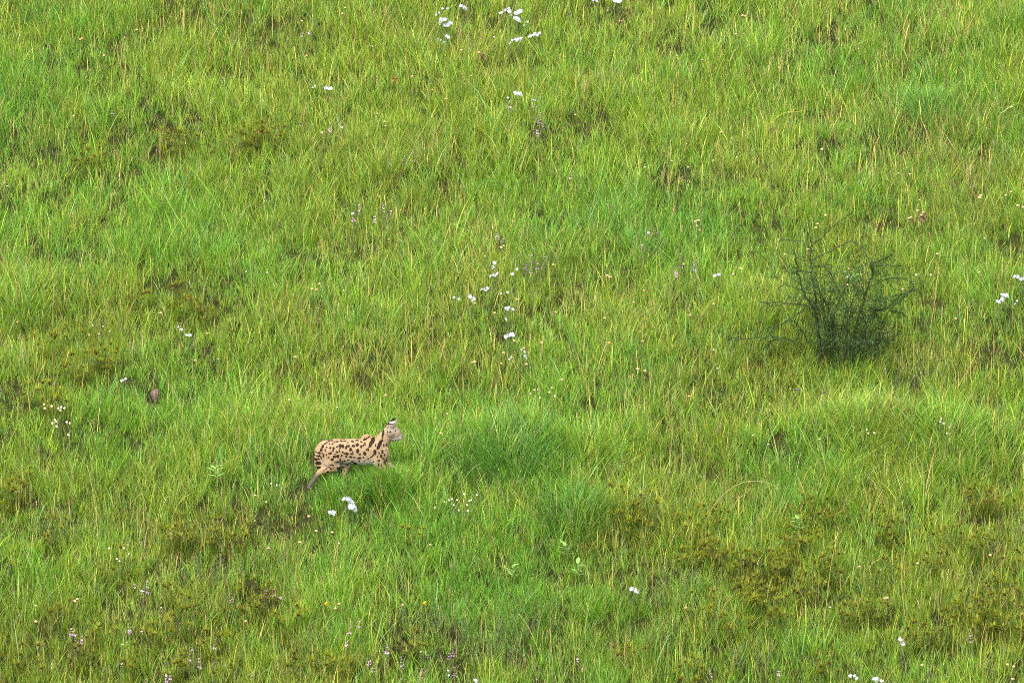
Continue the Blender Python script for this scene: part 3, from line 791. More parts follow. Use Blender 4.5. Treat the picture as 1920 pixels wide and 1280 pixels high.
def sedge(px, py):
    c = ground(px, py, 0.20)
    n = g.integers(6, 13); lv, hd = MB(), MB()
    ol = np.array([0.172, 0.205, 0.012]) * g.uniform(0.75, 1.15)
    for _ in range(n):
        a, r = g.uniform(0, 6.28), 0.13 * math.sqrt(g.random())
        x, y = c[0] + r * math.cos(a), c[1] + r * math.sin(a)
        b = np.array([[x, y, H(x, y) - 0.01]]) - c
        h = g.uniform(0.18, 0.32)
        top = blades(lv, b, h, 0.005, np.array([a]), g.uniform(0, .2), 0.1, np.array([0.07, 0.09, 0.012]), seg=2, wprof=[1, 1, 0.6])[0]
        m = 24
        cc = ol * g.lognormal(0, 0.22, (m, 1)) * np.where(g.random((m, 1)) < 0.2, np.array([1.1, 0.7, 0.8]), 1.0)
        blades(lv, np.repeat(top[None], m, 0), g.uniform(0.045, 0.10, m), g.uniform(0.004, 0.007, m), g.uniform(0, 6.28, m), g.uniform(0.25, 1.5, m), g.uniform(0, .5, m), cc, seg=2)
        if g.random() < 0.9:
            blob(hd, top + np.array([0, 0, 0.006]), g.uniform(0.009, 0.016), np.array([0.045, 0.022, 0.012]) * g.uniform(0.7, 1.8), n=5)
        k = 14                                            # narrow leaves at the foot
        blades(lv, np.repeat(b, k, 0), g.uniform(0.08, 0.2, k), 0.005, g.uniform(0, 6.28, k), g.uniform(0.05, .5, k), 0.5, ol * 0.6 * g.lognormal(0, .25, (k, 1)), seg=2)
    t = thing('sedge_clump', where('olive sedge clump', px, py), 'sedge', c, 'sedge clumps with spiky heads')
    tag(lv.build('leaves', M_GRASS, t), kind='stuff')
    if hd.v: tag(hd.build('seed_heads', M_DRY, t), kind='stuff')
for q in SEDGE: sedge(*q)

# ------------------------------------------------------------------ grey green herbs of upright stems with tiny leaves
HERB = [(850, 1195, 1.2), (915, 1200, 1.2), (800, 1172, 1.0), (985, 1155, 1.1), (420, 1066, 1.1), (380, 1078, .8), (1256, 1100, 1.1), (1310, 1120, 1.0), (1235, 960, 1.1), (125, 1000, .8), (1900, 1010, 1.1), (1560, 760, .9), (1690, 730, 1.0), (1640, 1090, .9), (1010, 500, 1.0), (1420, 1235, .9), (1230, 1200, .9), (930, 1225, 1.0), (590, 1205, .9), (1210, 470, .9)]
def herb(px, py, s):
    c = ground(px, py, 0.12); mb, st = MB(), MB()
    base_c = np.array([0.11, 0.17, 0.06]) * g.uniform(0.8, 1.15)
    for _ in range(int(24 * s)):
        a, r = g.uniform(0, 6.28), 0.22 * s * math.sqrt(g.random())
        x, y = c[0] + r * math.cos(a), c[1] + r * math.sin(a)
        b = np.array([x, y, H(x, y) - 0.01]) - c
        h = g.uniform(0.20, 0.36); le, be = 0.05 + r * 0.9, g.uniform(-.1, .25)
        blades(st, b[None], h, 0.004, np.array([a]), le, be, np.array([0.10, 0.09, 0.05]), seg=2, wprof=[1, .9, .5])
        m = 38; t = g.uniform(0.25, 1.0, m); th = le + be * t / 2
        p = b + np.stack([np.sin(th) * np.cos(a) * h * t, np.sin(th) * np.sin(a) * h * t, np.cos(th) * h * t], -1)
        cc = base_c * g.lognormal(0, .22, (m, 1)); cc[g.random(m) < 0.14] = np.array([0.17, 0.11, 0.08])
        blades(mb, p, g.uniform(0.010, 0.022, m), g.uniform(0.005, 0.008, m), g.uniform(0, 6.28, m), g.uniform(0.3, 1.4, m), 0.2, cc, seg=2, wprof=[.6, 1, 0])
    t = thing('herb', where('grey green herb', px, py), 'herb', c, 'grey green herbs')
    tag(mb.build('leaves', M_LEAF, t), kind='stuff'); tag(st.build('stems', M_DRY, t), kind='stuff')
for q in HERB: herb(*q)

def broadleaf(px, py, n, col, label):
    c = ground(px, py, 0.22); mb = MB(); FLOWERS.extend([(c[0] - .03, c[1], .15), (c[0] + .03, c[1], .15)])
    t = thing('broadleaf_plant', label, 'plant', c, 'broad leaved plants')
    top = np.array([0, 0, 0.0]); gz = np.array([c[0], c[1], H(c[0], c[1])]) - c
    tube(mb, [gz, gz + [0.01, 0, 0.12], gz + [0, 0, 0.26]], [0.004, 0.0035, 0.003], col * 0.9, sides=4); mb.build('stem', M_LEAF, t)
    for k in range(n):
        lf = MB(); z = 0.14 + 0.13 * k / n
        blades(lf, (gz + [0, 0, z])[None], g.uniform(0.07, 0.12), g.uniform(0.026, 0.042), np.array([k * 2.4 + g.uniform(-.4, .4)]), g.uniform(0.8, 1.3), 0.5, col * g.uniform(.85, 1.15), seg=3, wprof=[.35, 1, .8, 0])
        lf.build('leaf', M_LEAF, t)
PALEG = np.array([0.21, 0.36, 0.09])
broadleaf(405, 880, 9, PALEG, 'pale green broad leaved plant left of the serval')
broadleaf(962, 1066, 9, PALEG, 'pale broad leaved plant below the broad dark green tussock')
broadleaf(1062, 1026, 8, PALEG * .85, 'broad leaved plant right of the other one below the tussock')
broadleaf(1083, 1062, 7, PALEG * .8, 'lowest broad leaved plant below the drooping dark tussock')
broadleaf(1498, 977, 8, PALEG * .9, 'broad leaved plant among the olive sedges at lower right')
broadleaf(1603, 522, 9, PALEG * .9, 'bright green broad leaved plant growing inside the thorny shrub')
broadleaf(690, 915, 6, np.array([0.05, 0.13, 0.04]), 'small dark broad leaved plant under the serval')

# ------------------------------------------------------------------ the stone, the dead leaf, dead seed heads
def stone(px, py, r, col, label):
    c = ground(px, py, 0.12)
    for k in range(-1, 2): FLOWERS.append((c[0] + k * .028, c[1] - .03, .09))
    c = c + [0, 0, .12]; mb = MB(); gg = np.random.default_rng(3)
    bm = bmesh.new()
    pts = [(-1, -.2, .35), (-.45, -.3, .72), (.55, -.1, 1.0), (.75, -.35, .55), (.5, -.4, -.6), (.05, -.45, -.7), (-.6, .5, -.4), (.9, .5, -.5), (.2, .6, .9), (-.8, .4, .4), (.2, -.5, .2), (0, 0, -3), (.5, .3, -3), (-.5, .3, -3)]
    for p in pts: bm.verts.new(Vector(p) * r)
    bmesh.ops.convex_hull(bm, input=bm.verts)
    bm.verts.ensure_lookup_table(); bm.faces.ensure_lookup_table()
    v = np.array([list(q.co) for q in bm.verts]); F = [[q.index for q in f.verts] for f in bm.faces]
    mb.add(v, [np.array([f for f in F if len(f) == 3])] + [np.array([f]) for f in F if len(f) > 3], col); bm.free()
    tag(mb.build('stone', material('stone', rough=.9, spec=.01, noise=.35, nscale=60), None, (0, 0, 0)), label, 'stone').location = c
stone(291, 737, 0.046, np.array([0.095, 0.052, 0.048]), 'small reddish brown pointed stone standing out of the grass left of the serval')

def deadleaf(px, py, col, n, L, label, name='dead_leaf', cat='dead leaf', h=0.26):
    c = ground(px, py, h); FLOWERS.append((c[0], c[1], h - .04)); mb = MB(); gz = np.array([c[0], c[1], H(c[0], c[1])]) - c
    blades(mb, gz[None], h, 0.006, np.array([0.3]), 0.02, 0.02, np.array([0.16, .10, .05]), seg=2, wprof=[1, 1, .8])
    blades(mb, np.repeat((gz + [0, 0, h])[None], n, 0) + g.normal(0, .012, (n, 3)), g.uniform(L * .5, L, n), g.uniform(.012, .024, n), g.uniform(0, 6.28, n), g.uniform(0.6, 2.6, n), .5, col * g.lognormal(0, .3, (n, 1)), seg=2, wprof=[.6, 1, 0])
    tag(mb.build(name, M_DRY, None, (0, 0, 0)), label, cat).location = c
deadleaf(742, 147, np.array([0.24, 0.10, 0.03]), 9, .07, 'rusty brown dead leaf cluster high above the serval')
deadleaf(1730, 408, np.array([0.16, 0.10, 0.06]), 34, .08, 'withered brown seed head clump above right of the thorny shrub', 'withered_clump', 'withered plant', .3)
deadleaf(1163, 42, np.array([0.13, 0.07, 0.04]), 12, .06, 'withered dark brown sprig near the top edge right of the white flowers', 'withered_sprig', 'withered plant')
deadleaf(905, 103, np.array([0.12, 0.075, 0.045]), 26, .09, 'withered brown patch below the white flowers near the top', 'withered_clump', 'withered plant', .2)
deadleaf(490, 244, np.array([0.17, 0.10, 0.05]), 14, .06, 'withered brown sprig two serval lengths left of the lilac bush', 'withered_sprig', 'withered plant')

# ------------------------------------------------------------------ single tall grass stalks one can tell apart
def stalk(pts, label, col=(0.36, 0.30, 0.09), r=0.0035):
    c = ground(*pts[0])
    P = [at_depth(px, py, c[1] + 0.02 * k) for k, (px, py) in enumerate(pts)]; P[0] = c - [0, 0, .01]
    mb = MB(); Q = smooth_path(P, 14)
    tube(mb, Q - c, np.linspace(r, r * .5, 14), np.array(col), sides=4)
    for q in Q[9:]:
        k = 3; blades(mb, np.repeat((q - c)[None], k, 0), g.uniform(.012, .03, k), .004, g.uniform(0, 6.28, k), g.uniform(.2, .8, k), .2, np.array(col) * g.uniform(.6, 1, (k, 1)), seg=1)
    tag(mb.build('grass_stalk', M_DRY, None, (0, 0, 0)), label, 'grass stalk', 'single tall grass stalks').location = c
stalk([(1310, 1010), (1340, 945), (1385, 907), (1430, 902), (1462, 916)], 'pale stalk arching to the right below left of the thorny shrub', (0.28, .26, .11))
stalk([(1425, 252), (1448, 228), (1470, 212), (1502, 209)], 'yellow stalk bent over to the right above the thorny shrub', (.38, .31, .06))
stalk([(1742, 625), (1752, 570), (1760, 500), (1761, 472)], 'tall straight yellow stalk right of the thorny shrub', (.36, .31, .08))
stalk([(1700, 1175), (1690, 1090), (1698, 1010), (1692, 942)], 'long straw stalk standing in the lower right, straight up', (.34, .26, .09))
stalk([(1545, 1170), (1552, 1110), (1558, 1060), (1570, 1000)], 'straw stalk leaning right among the sedges at lower right', (.36, .26, .09))
stalk([(1700, 1270), (1697, 1240), (1688, 1205)], 'grey bare stem under the white flower at lower right', (.25, .19, .14))
stalk([(185, 1030), (180, 960), (170, 900), (163, 872)], 'tall straw stalk above the sedges at lower left', (.38, .32, .10))
stalk([(118, 1180), (116, 1130), (104, 1080)], "straw stalk leaning left by the photo's bottom left", (.36, .3, .09))
stalk([(615, 235), (590, 200), (572, 150), (560, 112)], 'yellow stalk leaning left under the top edge, left of the rusty leaf', (.36, .3, .07))
stalk([(100, 640), (99, 590), (100, 540), (97, 500)], 'yellow upright stalk at the left, above left of the brown stone', (.36, .3, .07))
stalk([(45, 600), (40, 550), (28, 510), (20, 490)], 'yellow stalk bent left at the left edge above the brown stone', (.36, .3, .07))
stalk([(1015, 1230), (1000, 1195), (985, 1165), (972, 1150)], 'straw stalk leaning left beside the grey green herbs at the bottom', (.38, .3, .10))
stalk([(625, 845), (613, 800), (608, 772), (612, 758)], 'orange straw blade rising behind the back of the serval', (.40, .26, .06))
stalk([(1530, 1190), (1510, 1130), (1490, 1090)], 'dark straw stem leaning left over the sedges at lower right', (.24, .17, .09))

# ------------------------------------------------------------------ flowers
def blossom_mesh(name, n, R0, cols, eye, cup, seed, mat, wide=1.0):
    """a flower of n rounded petals round a small eye, facing +z"""
    q = np.random.default_rng(seed); mb = MB()
    for k in range(n):
        a = k / n * 6.283 + q.uniform(-.12, .12); L = R0 * q.uniform(.8, 1.15); w = L * .40 * wide * (5 / n) ** .5
        prof = [(0.1, .25), (.5, .85), (.82, 1.0), (1.0, .5)]
        v = []
        for t, ww in prof:
            z = cup * L * t * t + q.uniform(-.06, .06) * L
            for s in (-1, 1):
                v.append([math.cos(a) * t * L - math.sin(a) * s * w * ww, math.sin(a) * t * L + math.cos(a) * s * w * ww, z + 0.0006 * k])
        F = [[2 * i, 2 * i + 1, 2 * i + 3, 2 * i + 2] for i in range(3)]
        mb.add(v, [np.array(F)], np.array(cols) * q.uniform(.92, 1.04))
    blob(mb, (0, 0, 0.001), R0 * 0.17, eye, n=5)
    return mb.mesh(name, mat)

WCOL = (0.37, 0.38, 0.41)
WHITE_ME = [blossom_mesh('blossom', 5, 0.029, WCOL, (0.45, 0.45, 0.2), c, 20 + i, M_PETAL) for i, c in enumerate((0.1, 0.35, 0.6, 0.9))]
rf = random.Random(21)
CAMV = Vector((0, -CP, SP))
def facing(o, tilt):
    """turn +z partly to the light and partly to the viewer, unevenly"""
    d = (Vector((rf.gauss(0, tilt), -0.85 + rf.gauss(0, tilt), 0.5 + rf.gauss(0, tilt * .5)))).normalized()
    o.rotation_euler = (d.to_track_quat('Z', 'Y') @ Matrix.Rotation(rf.uniform(0, 6.28), 3, 'Z').to_quaternion()).to_euler()

def white(px, py, n, sx, sy, label, size=1.0, h=0.28):
    c = ground(px, py, h); z = H(c[0], c[1]); s = 5.47e-3
    t = thing('white_flower', label, 'flower', c, 'white flowers in the grass')
    st = MB()
    n = n + 1 if size >= .75 else n
    for k in range(n):
        FLOWERS.append((c[0], c[1], h)) if k == 0 else None
        fx = 0 if n == 1 else (k / (n - 1) - .5) * 2
        ox, oz = fx * sx * s * .5 + rf.gauss(0, .006), -fx * sy * s * .5 + rf.gauss(0, .008)
        p = np.array([ox, rf.gauss(0, .02), h + oz])
        tube(st, [[0, 0, -.01], [ox * .3, p[1] * .5, h * .55], p - [0, 0, .004]], [.003, .0025, .002], (.11, .17, .05), sides=4, cap=False)
        b = link('blossom', rf.choice(WHITE_ME), t); b.location = p; facing(b, .35)
        k2 = size * .88 * rf.uniform(.8, 1.15); b.scale = (k2, k2, k2)
    for k in range(3):
        a = rf.uniform(0, 6.28)
        blades(st, np.array([[0, 0, h * .25 + .04 * k]]), .08, .012, np.array([a]), .5, .4, (.08, .16, .03), seg=2, wprof=[.5, 1, 0])
    st.build('stem', M_LEAF, t)

for a in ((867, 15, 3, 8, 3, 'large white flower by itself under the top edge', 1.0),
          (834, 16, 2, 6, -3, 'small white flower upper right of the thin slanting pair by the top edge', .7),
          (821, 26, 2, 8, -6, 'small white flower lower left of the thin slanting pair by the top edge', .65),
          (828, 41, 3, 9, -8, 'upper left flower of the two bright white flowers touching at the top', 1.0),
          (840, 47, 3, 12, -2, 'lower right flower of the two bright white flowers touching at the top', 1.0),
          (840, 70, 2, 6, 4, 'half hidden white flower just under the bright touching two at the top', .8),
          (825, 76, 3, 11, 8, 'faint white flower arc, lowest of the left white group at the top', .5),
          (943, 21, 4, 15, -8, 'thin white flower arc, leftmost of the right white group at the top', .6),
          (956, 23, 3, 4, 12, 'upright white flower next right of the thin arc at the top', .9),
          (972, 24, 3, 9, -7, 'upper white flower of the stacked two in the right top group', .95),
          (968, 35, 3, 9, 4, 'lower white flower of the stacked two in the right top group', .95),
          (980, 43, 2, 10, 3, 'faint white flower right under the stacked two at the top', .45),
          (991, 44, 1, 4, 2, 'single dim white flower at the right end of the top group', .7),
          (926, 73, 1, 2, 2, 'tiny lone white flower between the two white groups near the top', .55),
          (972, 73, 4, 12, -4, 'bright white flower bunch below the right top group', .9),
          (957, 80, 3, 9, -8, 'dim trailing white flower left under the bright bunch near the top', .5),
          (1001, 66, 5, 20, -5, 'long white flower arc right of the bright bunch near the top', .75),
          (972, 176, 3, 8, 4, 'bright white flower alone below the top white groups', .95),
          (951, 183, 1, 3, 3, 'faint white flower left of the bright lone one below the top groups', .6),
          (1002, 187, 2, 5, 0, 'small flat white flower right of the bright lone one below the top groups', .5),
          (1160, 3, 4, 11, 3, 'white flower cut by the top edge right of centre', .8),
          (1115, 2, 2, 6, 0, 'faint white flower on the top edge left of the cut one', .6),
          (614, 164, 3, 9, 3, 'bright white flower at upper left, left of the rusty dead leaf', .9),
          (589, 165, 2, 5, -4, 'small white flower just left of the bright one at upper left', .5),
          (926, 498, 2, 5, -9, 'topmost white flower of the loose group right of centre', .75),
          (928, 515, 4, 10, -6, 'ragged white flower second from the top in the loose centre group', .65),
          (966, 510, 2, 6, -7, 'white flower beside the lilac bush in the centre', .7),
          (910, 542, 3, 11, -2, 'flat bright white flower left in the loose centre group', .75),
          (884, 560, 3, 8, 6, 'white flower leftmost of the clear ones in the centre group', .8),
          (855, 559, 2, 6, 2, 'faint bluish white flower at the left end of the centre group', .55),
          (945, 552, 2, 9, -8, 'slanting white flower pair right in the centre group', .6),
          (953, 579, 3, 12, 0, 'white flower below the slanting pair in the centre group', .75),
          (949, 598, 1, 4, 3, 'tiny white flower second lowest of the column in the centre group', .6),
          (955, 628, 4, 14, -3, 'largest white flower of the centre group', .95),
          (979, 658, 2, 6, 7, 'dim white flower lower right of the largest centre one', .55),
          (986, 669, 2, 6, 6, 'dim white flower, lowest of the centre group', .55),
          (957, 671, 2, 5, -4, 'small white flower straight below the largest centre one', .5),
          (338, 615, 3, 10, 1, 'thin flat white flower above the brown stone', .5),
          (354, 627, 2, 5, 4, 'small white flower right below the thin flat one above the brown stone', .65),
          (231, 712, 3, 8, -6, 'slanting white flower upper left of the brown stone', .6),
          (1345, 516, 3, 9, -2, 'white flower left of the thorny shrub', .75),
          (1587, 515, 2, 6, 2, 'dim white flower behind the twigs of the thorny shrub', .65),
          (1912, 521, 4, 16, 3, 'white flower cut by the right edge', .9),
          (1884, 554, 3, 8, 3, 'upper white flower of the touching two near the right edge', .85),
          (1875, 564, 3, 8, -3, 'lower white flower of the touching two near the right edge', .9),
          (1904, 566, 2, 5, -4, 'dim white flower right of the touching two near the right edge', .5),
          (653, 940, 4, 11, 7, 'large upper white flower of the two below the serval', 1.0),
          (661, 953, 3, 9, 6, 'large lower white flower of the two below the serval', 1.0),
          (620, 961, 2, 4, 2, 'single round white flower left of the big two below the serval', 1.05),
          (1189, 1105, 4, 10, 3, 'lone white flower low in the picture right of centre', .85),
          (1690, 1202, 3, 8, 9, 'white flower on a bare stem at lower right', .85),
          (1602, 1268, 3, 11, 3, 'white flower on the bottom edge, left of two', .7),
          (1646, 1274, 3, 11, 4, 'white flower on the bottom edge, right of two', .8),
          (893, 1274, 2, 5, 3, 'white flower touching the bottom edge left of centre', .7),
          (842, 1260, 2, 4, 3, 'dim white flower just above the bottom edge beside lilac spikes', .55)):
    white(*a)

# peach coloured small flowers: each one little plant, one mesh
def peach_mesh(seed, n, R0, col):
    q = np.random.default_rng(seed); mb = MB(); h = 0.255
    top = np.array([q.normal(0, .015), q.normal(0, .015), h])
    tube(mb, [[0, 0, -.01], [top[0] * .3, top[1] * .3, h * .5], top], [.0025, .002, .0018], (.12, .15, .04), sides=3, cap=False)
    for k in range(n):
        c = top + (q.normal(0, R0 * .8, 3) if n > 1 else 0)
        for j in range(6):
            a = j / 6 * 6.283
            blades(mb, c[None], R0 * q.uniform(.8, 1.1), R0 * .75, np.array([a + q.uniform(-.2, .2)]), q.uniform(.5, 1.1), .6, np.array(col) * q.uniform(.8, 1.1), seg=2, wprof=[.5, 1, 0])
        blob(mb, c + [0, 0, R0 * .35], R0 * .72, np.array(col) * np.array([1.0, .9, .8]), n=6)
    return mb.mesh('peach_flower', M_PETAL)
PE = (0.52, 0.37, 0.22); CR = (0.46, 0.41, 0.28); PK = (0.48, 0.34, 0.28); OR = (0.55, 0.30, 0.10)
PM = {'small peach flower': [peach_mesh(1, 1, .017, PE), peach_mesh(2, 1, .016, PE)], 'clustered peach flower': [peach_mesh(3, 3, .017, PE), peach_mesh(4, 2, .018, PE)],
      'small cream flower': [peach_mesh(5, 1, .013, CR), peach_mesh(6, 1, .012, CR)], 'small pink flower': [peach_mesh(7, 1, .015, PK)], 'small orange flower': [peach_mesh(8, 1, .016, OR)]}
PL = {'small peach flower': [(772, 141), (834, 185), (648, 14), (643, 25), (868, 93), (896, 98), (565, 39), (149, 74), (253, 56), (193, 103), (141, 216), (1378, 62), (1539, 281), (1895, 199), (1729, 404), (1289, 313), (1707, 324), (1352, 248),
                             (1040, 494), (1189, 564), (893, 568), (926, 586), (1043, 583), (1133, 595), (961, 638), (945, 659), (985, 653), (1015, 643), (984, 681), (1207, 637), (725, 738), (824, 812), (1056, 710), (600, 533), (298, 586), (553, 670), (540, 751), (470, 735),
                             (1470, 476), (1588, 534), (1377, 513), (1388, 505), (1761, 476), (1835, 508), (1793, 597), (577, 965), (592, 995), (625, 996), (562, 1017), (634, 1018), (64, 1166), (806, 1018), (757, 1132), (1613, 1062), (1903, 1270), (1284, 1138), (1856, 1040), (1307, 424), (1545, 404), (1296, 590), (1340, 570), (585, 540)],
      'clustered peach flower': [(1394, 26), (1888, 361), (1847, 373), (1917, 386), (1691, 408), (1729, 394), (1290, 414), (1530, 420), (1161, 519), (1206, 690), (142, 1127), (630, 1135), (1643, 1119), (1898, 1244), (940, 464), (889, 674), (1625, 533), (1658, 623)],
      'small cream flower': [(1341, 300), (1463, 277), (1385, 294), (702, 85), (705, 213), (713, 227), (728, 235), (1266, 104), (1320, 113), (22, 347), (13, 344), (1838, 445), (1727, 376), (1687, 324), (914, 478), (880, 142), (643, 545), (1085, 216), (1215, 315), (1267, 302), (463, 511), (503, 507), (188, 612), (173, 625), (182, 626), (204, 618), (171, 611), (296, 1138), (73, 1135), (221, 1205), (475, 927), (504, 939), (1410, 816), (1536, 824), (1442, 835), (1565, 1138), (1725, 1054), (403, 671), (360, 676), (634, 761), (841, 773)],
      'small pink flower': [(1515, 466), (1593, 503), (1164, 38), (1736, 1040), (267, 1181), (460, 1164), (502, 1025), (1727, 1246), (1345, 690), (1338, 655)],
      'small orange flower': [(805, 167), (26, 604), (601, 541), (398, 625), (1302, 741), (1289, 494), (1133, 643), (965, 562), (1310, 430), (933, 682), (1215, 542), (580, 105), (147, 73)]}
for look, lst in PL.items():
    for k, (px, py) in enumerate(lst):
        c = ground(px, py, 0.27); FLOWERS.append((c[0], c[1], .27))
        o = bpy.data.objects.new(look.split(' ')[1] + '_flower', PM[look][k % len(PM[look])]); COL.objects.link(o)
        o.location = c; o.rotation_euler = (0, 0, rf.uniform(0, 6.28)); s = rf.uniform(1.2, 1.6); o.scale = (s, s, rf.uniform(.98, 1.06))
        tag(o, where(look, px, py), 'flower', look.split(' ')[1] + ' flowers scattered in the grass')

# yellow flowers
YM = peach_mesh(31, 3, .017, (0.62, 0.40, 0.01))
for px, py, lb in ((797, 1132, 'bright yellow flower tuft low in the picture left of centre'), (612, 1133, 'bright yellow flower pair further left, near a peach flower at lower left')):
    o = link('yellow_flower', YM, None, ground(px, py, .25)); tag(o, lb, 'flower', 'yellow flowers')

# cream daisy plants with many heads
HEADS = [blossom_mesh('flower_head', 8, .010, (.42, .40, .30), (.45, .36, .12), .2, 61, M_PETAL, 1.2), blossom_mesh('flower_head', 8, .011, (.46, .37, .30), (.4, .25, .12), .2, 62, M_PETAL, 1.2)]
def daisy(heads, kind, label):
    hp = [ground(x, y, 0.27) + np.array([0, 0, .27]) for x, y in heads]
    c0 = np.mean(hp, 0); c = np.array([c0[0], c0[1], H(c0[0], c0[1])])
    t = thing('daisy_plant', label, 'daisy plant', c, 'small daisy plants with many heads'); st = MB()
    for p in hp:
        FLOWERS.append((p[0], p[1], .27))
        q = p - c; r = np.array([q[0] * .3, q[1] * .3, 0]); 
        tube(st, [r - [0, 0, .01], (r + q) / 2 + [0, 0, .04], q], [.0025, .002, .0015], (.12, .16, .06), sides=3, cap=False)
        b = link('flower_head', HEADS[kind], t); b.location = q; facing(b, .25)
    tag(st.build('stems', M_LEAF, t), kind='stuff')
daisy([(83, 758), (97, 761), (109, 765), (115, 763), (121, 765), (113, 769), (103, 787), (98, 793), (106, 790), (125, 791), (131, 793), (106, 799), (128, 815), (84, 765)], 1, 'pink white daisy plant with many heads at the left below the brown stone')
daisy([(833, 940), (842, 937), (847, 934), (851, 946), (857, 937), (860, 956), (876, 946), (880, 938), (883, 937), (894, 927), (815, 951), (870, 926), (877, 957)], 0, 'cream daisy plant with many heads in front of the broad dark tussock')
daisy([(1002, 731), (1008, 730), (1030, 735), (1034, 727), (995, 738), (1012, 745), (1040, 742)], 0, 'cream daisy plant above the broad dark tussock')
daisy([(1765, 785), (1769, 793), (1779, 800), (1775, 812), (1763, 790)], 0, 'cream daisy plant in the tall pale tussock at the right')
daisy([(205, 1027), (232, 1027), (241, 1038), (219, 1047), (224, 1051)], 0, 'cream daisy plant with few heads at lower left')
daisy([(1625, 805), (1628, 812), (1639, 811)], 0, 'cream daisy plant with three heads below the thorny shrub')
daisy([(508, 906), (519, 909)], 0, 'cream daisy pair close left of the hind leg of the serval')
daisy([(1718, 515), (1692, 542), (1745, 515)], 1, 'pinkish daisy plant at the right side of the thorny shrub')

# lilac flower spikes
def whorl_mesh(seed, col):
    q = np.random.default_rng(seed); mb = MB(); n = 7
    blades(mb, np.zeros((n, 3)), q.uniform(.012, .02, n), q.uniform(.008, .012, n), np.arange(n) / n * 6.283, q.uniform(.7, 1.4, n), .5, np.array(col) * q.uniform(.85, 1.1, (n, 1)), seg=2, wprof=[.5, 1, 0])
    blob(mb, (0, 0, .002), .006, (.13, .09, .08), n=5)
    return mb.mesh('blossom_whorl', M_PETAL)
LM = {'lilac': [whorl_mesh(1, (.50, .26, .47)), whorl_mesh(2, (.54, .36, .52))], 'mauve': [whorl_mesh(3, (.44, .28, .36)), whorl_mesh(4, (.50, .34, .43))], 'violet': [whorl_mesh(5, (.22, .12, .42))]}
SPM = MB(); tube(SPM, [[0, 0, -.01], [.004, 0, .16], [0, 0, .31]], [.003, .0025, .0015], (.15, .12, .10), sides=4, cap=False); SPM = SPM.mesh('stem', M_LEAF)
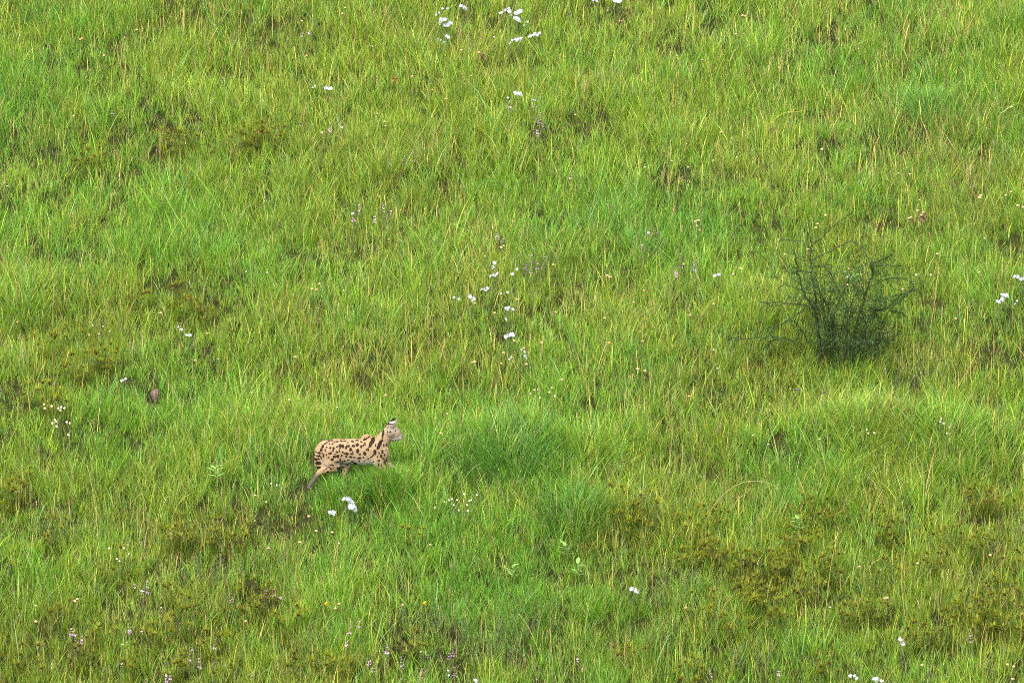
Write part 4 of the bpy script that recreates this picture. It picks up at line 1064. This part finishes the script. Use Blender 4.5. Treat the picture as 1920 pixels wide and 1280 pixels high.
LILAC = [(576, 56, 3, 'mauve'), (583, 60, 2, 'mauve'), (569, 62, 2, 'mauve'), (418, 146, 2, 'lilac'), (213, 207, 3, 'mauve'), (632, 220, 3, 'mauve'), (623, 230, 4, 'mauve'), (612, 238, 3, 'mauve'), (642, 226, 3, 'mauve'), (604, 246, 2, 'mauve'), (568, 235, 1, 'lilac'),
         (1013, 210, 5, 'lilac'), (1006, 220, 4, 'mauve'), (1022, 225, 4, 'mauve'), (1000, 243, 2, 'lilac'), (1014, 243, 3, 'mauve'), (957, 190, 4, 'mauve'), (998, 196, 2, 'lilac'), (1070, 318, 4, 'lilac'), (1079, 324, 2, 'lilac'),
         (754, 287, 5, 'mauve'), (778, 280, 5, 'mauve'), (734, 294, 4, 'mauve'), (665, 394, 5, 'lilac'), (673, 383, 5, 'lilac'), (716, 379, 3, 'lilac'), (707, 404, 3, 'lilac'), (734, 395, 3, 'lilac'), (724, 396, 4, 'mauve'), (661, 416, 2, 'lilac'),
         (934, 432, 4, 'lilac'), (938, 446, 2, 'lilac'), (979, 437, 2, 'lilac'), (998, 476, 4, 'lilac'), (1005, 494, 3, 'lilac'), (985, 488, 4, 'mauve'), (1015, 486, 4, 'mauve'), (992, 500, 3, 'mauve'), (1021, 480, 3, 'mauve'),
         (1217, 428, 3, 'lilac'), (1237, 426, 3, 'lilac'), (1209, 458, 3, 'lilac'), (1279, 475, 6, 'lilac'), (1269, 500, 5, 'lilac'), (1299, 488, 4, 'mauve'), (1306, 494, 4, 'lilac'),
         (275, 1086, 5, 'lilac'), (258, 1094, 2, 'lilac'), (264, 1102, 2, 'lilac'), (269, 1106, 2, 'lilac'), (441, 1106, 5, 'lilac'), (499, 1101, 4, 'lilac'), (515, 1104, 3, 'lilac'), (528, 1120, 1, 'lilac'), (135, 1174, 4, 'lilac'), (146, 1188, 5, 'lilac'), (154, 1192, 3, 'mauve'), (243, 1172, 3, 'lilac'),
         (361, 1210, 2, 'lilac'), (401, 1196, 4, 'mauve'), (376, 1232, 4, 'mauve'), (222, 1242, 2, 'lilac'), (312, 1264, 4, 'lilac'), (325, 1266, 3, 'lilac'), (277, 1268, 4, 'lilac'), (398, 1238, 4, 'mauve'), (355, 1225, 4, 'mauve'), (655, 1163, 5, 'lilac'), (674, 1156, 4, 'lilac'), (657, 1200, 3, 'lilac'), (722, 1204, 4, 'lilac'),
         (757, 1230, 5, 'lilac'), (790, 1220, 3, 'mauve'), (806, 1220, 3, 'lilac'), (837, 1222, 3, 'lilac'), (847, 1210, 4, 'lilac'), (855, 1250, 4, 'lilac'), (688, 1225, 4, 'mauve'), (700, 1240, 4, 'mauve'), (789, 1252, 4, 'mauve'), (1087, 1228, 3, 'lilac'), (1456, 1252, 3, 'lilac'), (1333, 1255, 4, 'mauve'), (1822, 1178, 5, 'mauve'), (1723, 1128, 1, 'lilac'),
         (1482, 728, 1, 'violet'), (1495, 727, 1, 'violet'), (1540, 735, 1, 'violet')]
for px, py, n, kind in LILAC:
    c = ground(px, py, .325); FLOWERS.append((c[0], c[1], .325 - .024 * n))
    t = thing('lilac_spike', where({'lilac': 'lilac flower spike', 'mauve': 'mauve flower spike', 'violet': 'dark violet flower'}[kind], px, py), 'flower', c, 'lilac flower spikes', rf.uniform(0, 6.28))
    t.rotation_euler = (rf.gauss(0, .06), rf.gauss(0, .06), rf.uniform(0, 6.28))
    s = link('stem', SPM, t)
    for k in range(n):
        w = link('blossom_whorl', rf.choice(LM[kind]), t); w.location = (0, 0, .315 - .029 * k); w.rotation_euler = (rf.gauss(0, .3), rf.gauss(0, .3), rf.uniform(0, 6.28)); q = (.6 + .12 * k) * rf.uniform(.85, 1.15) if n > 1 else 1.0; q = min(q, 1.15) * 1.5; w.scale = (q, q, q)


# ------------------------------------------------------------------ the grass round all of it
make_grass()
make_thatch()
make_stalks()
make_panicles()
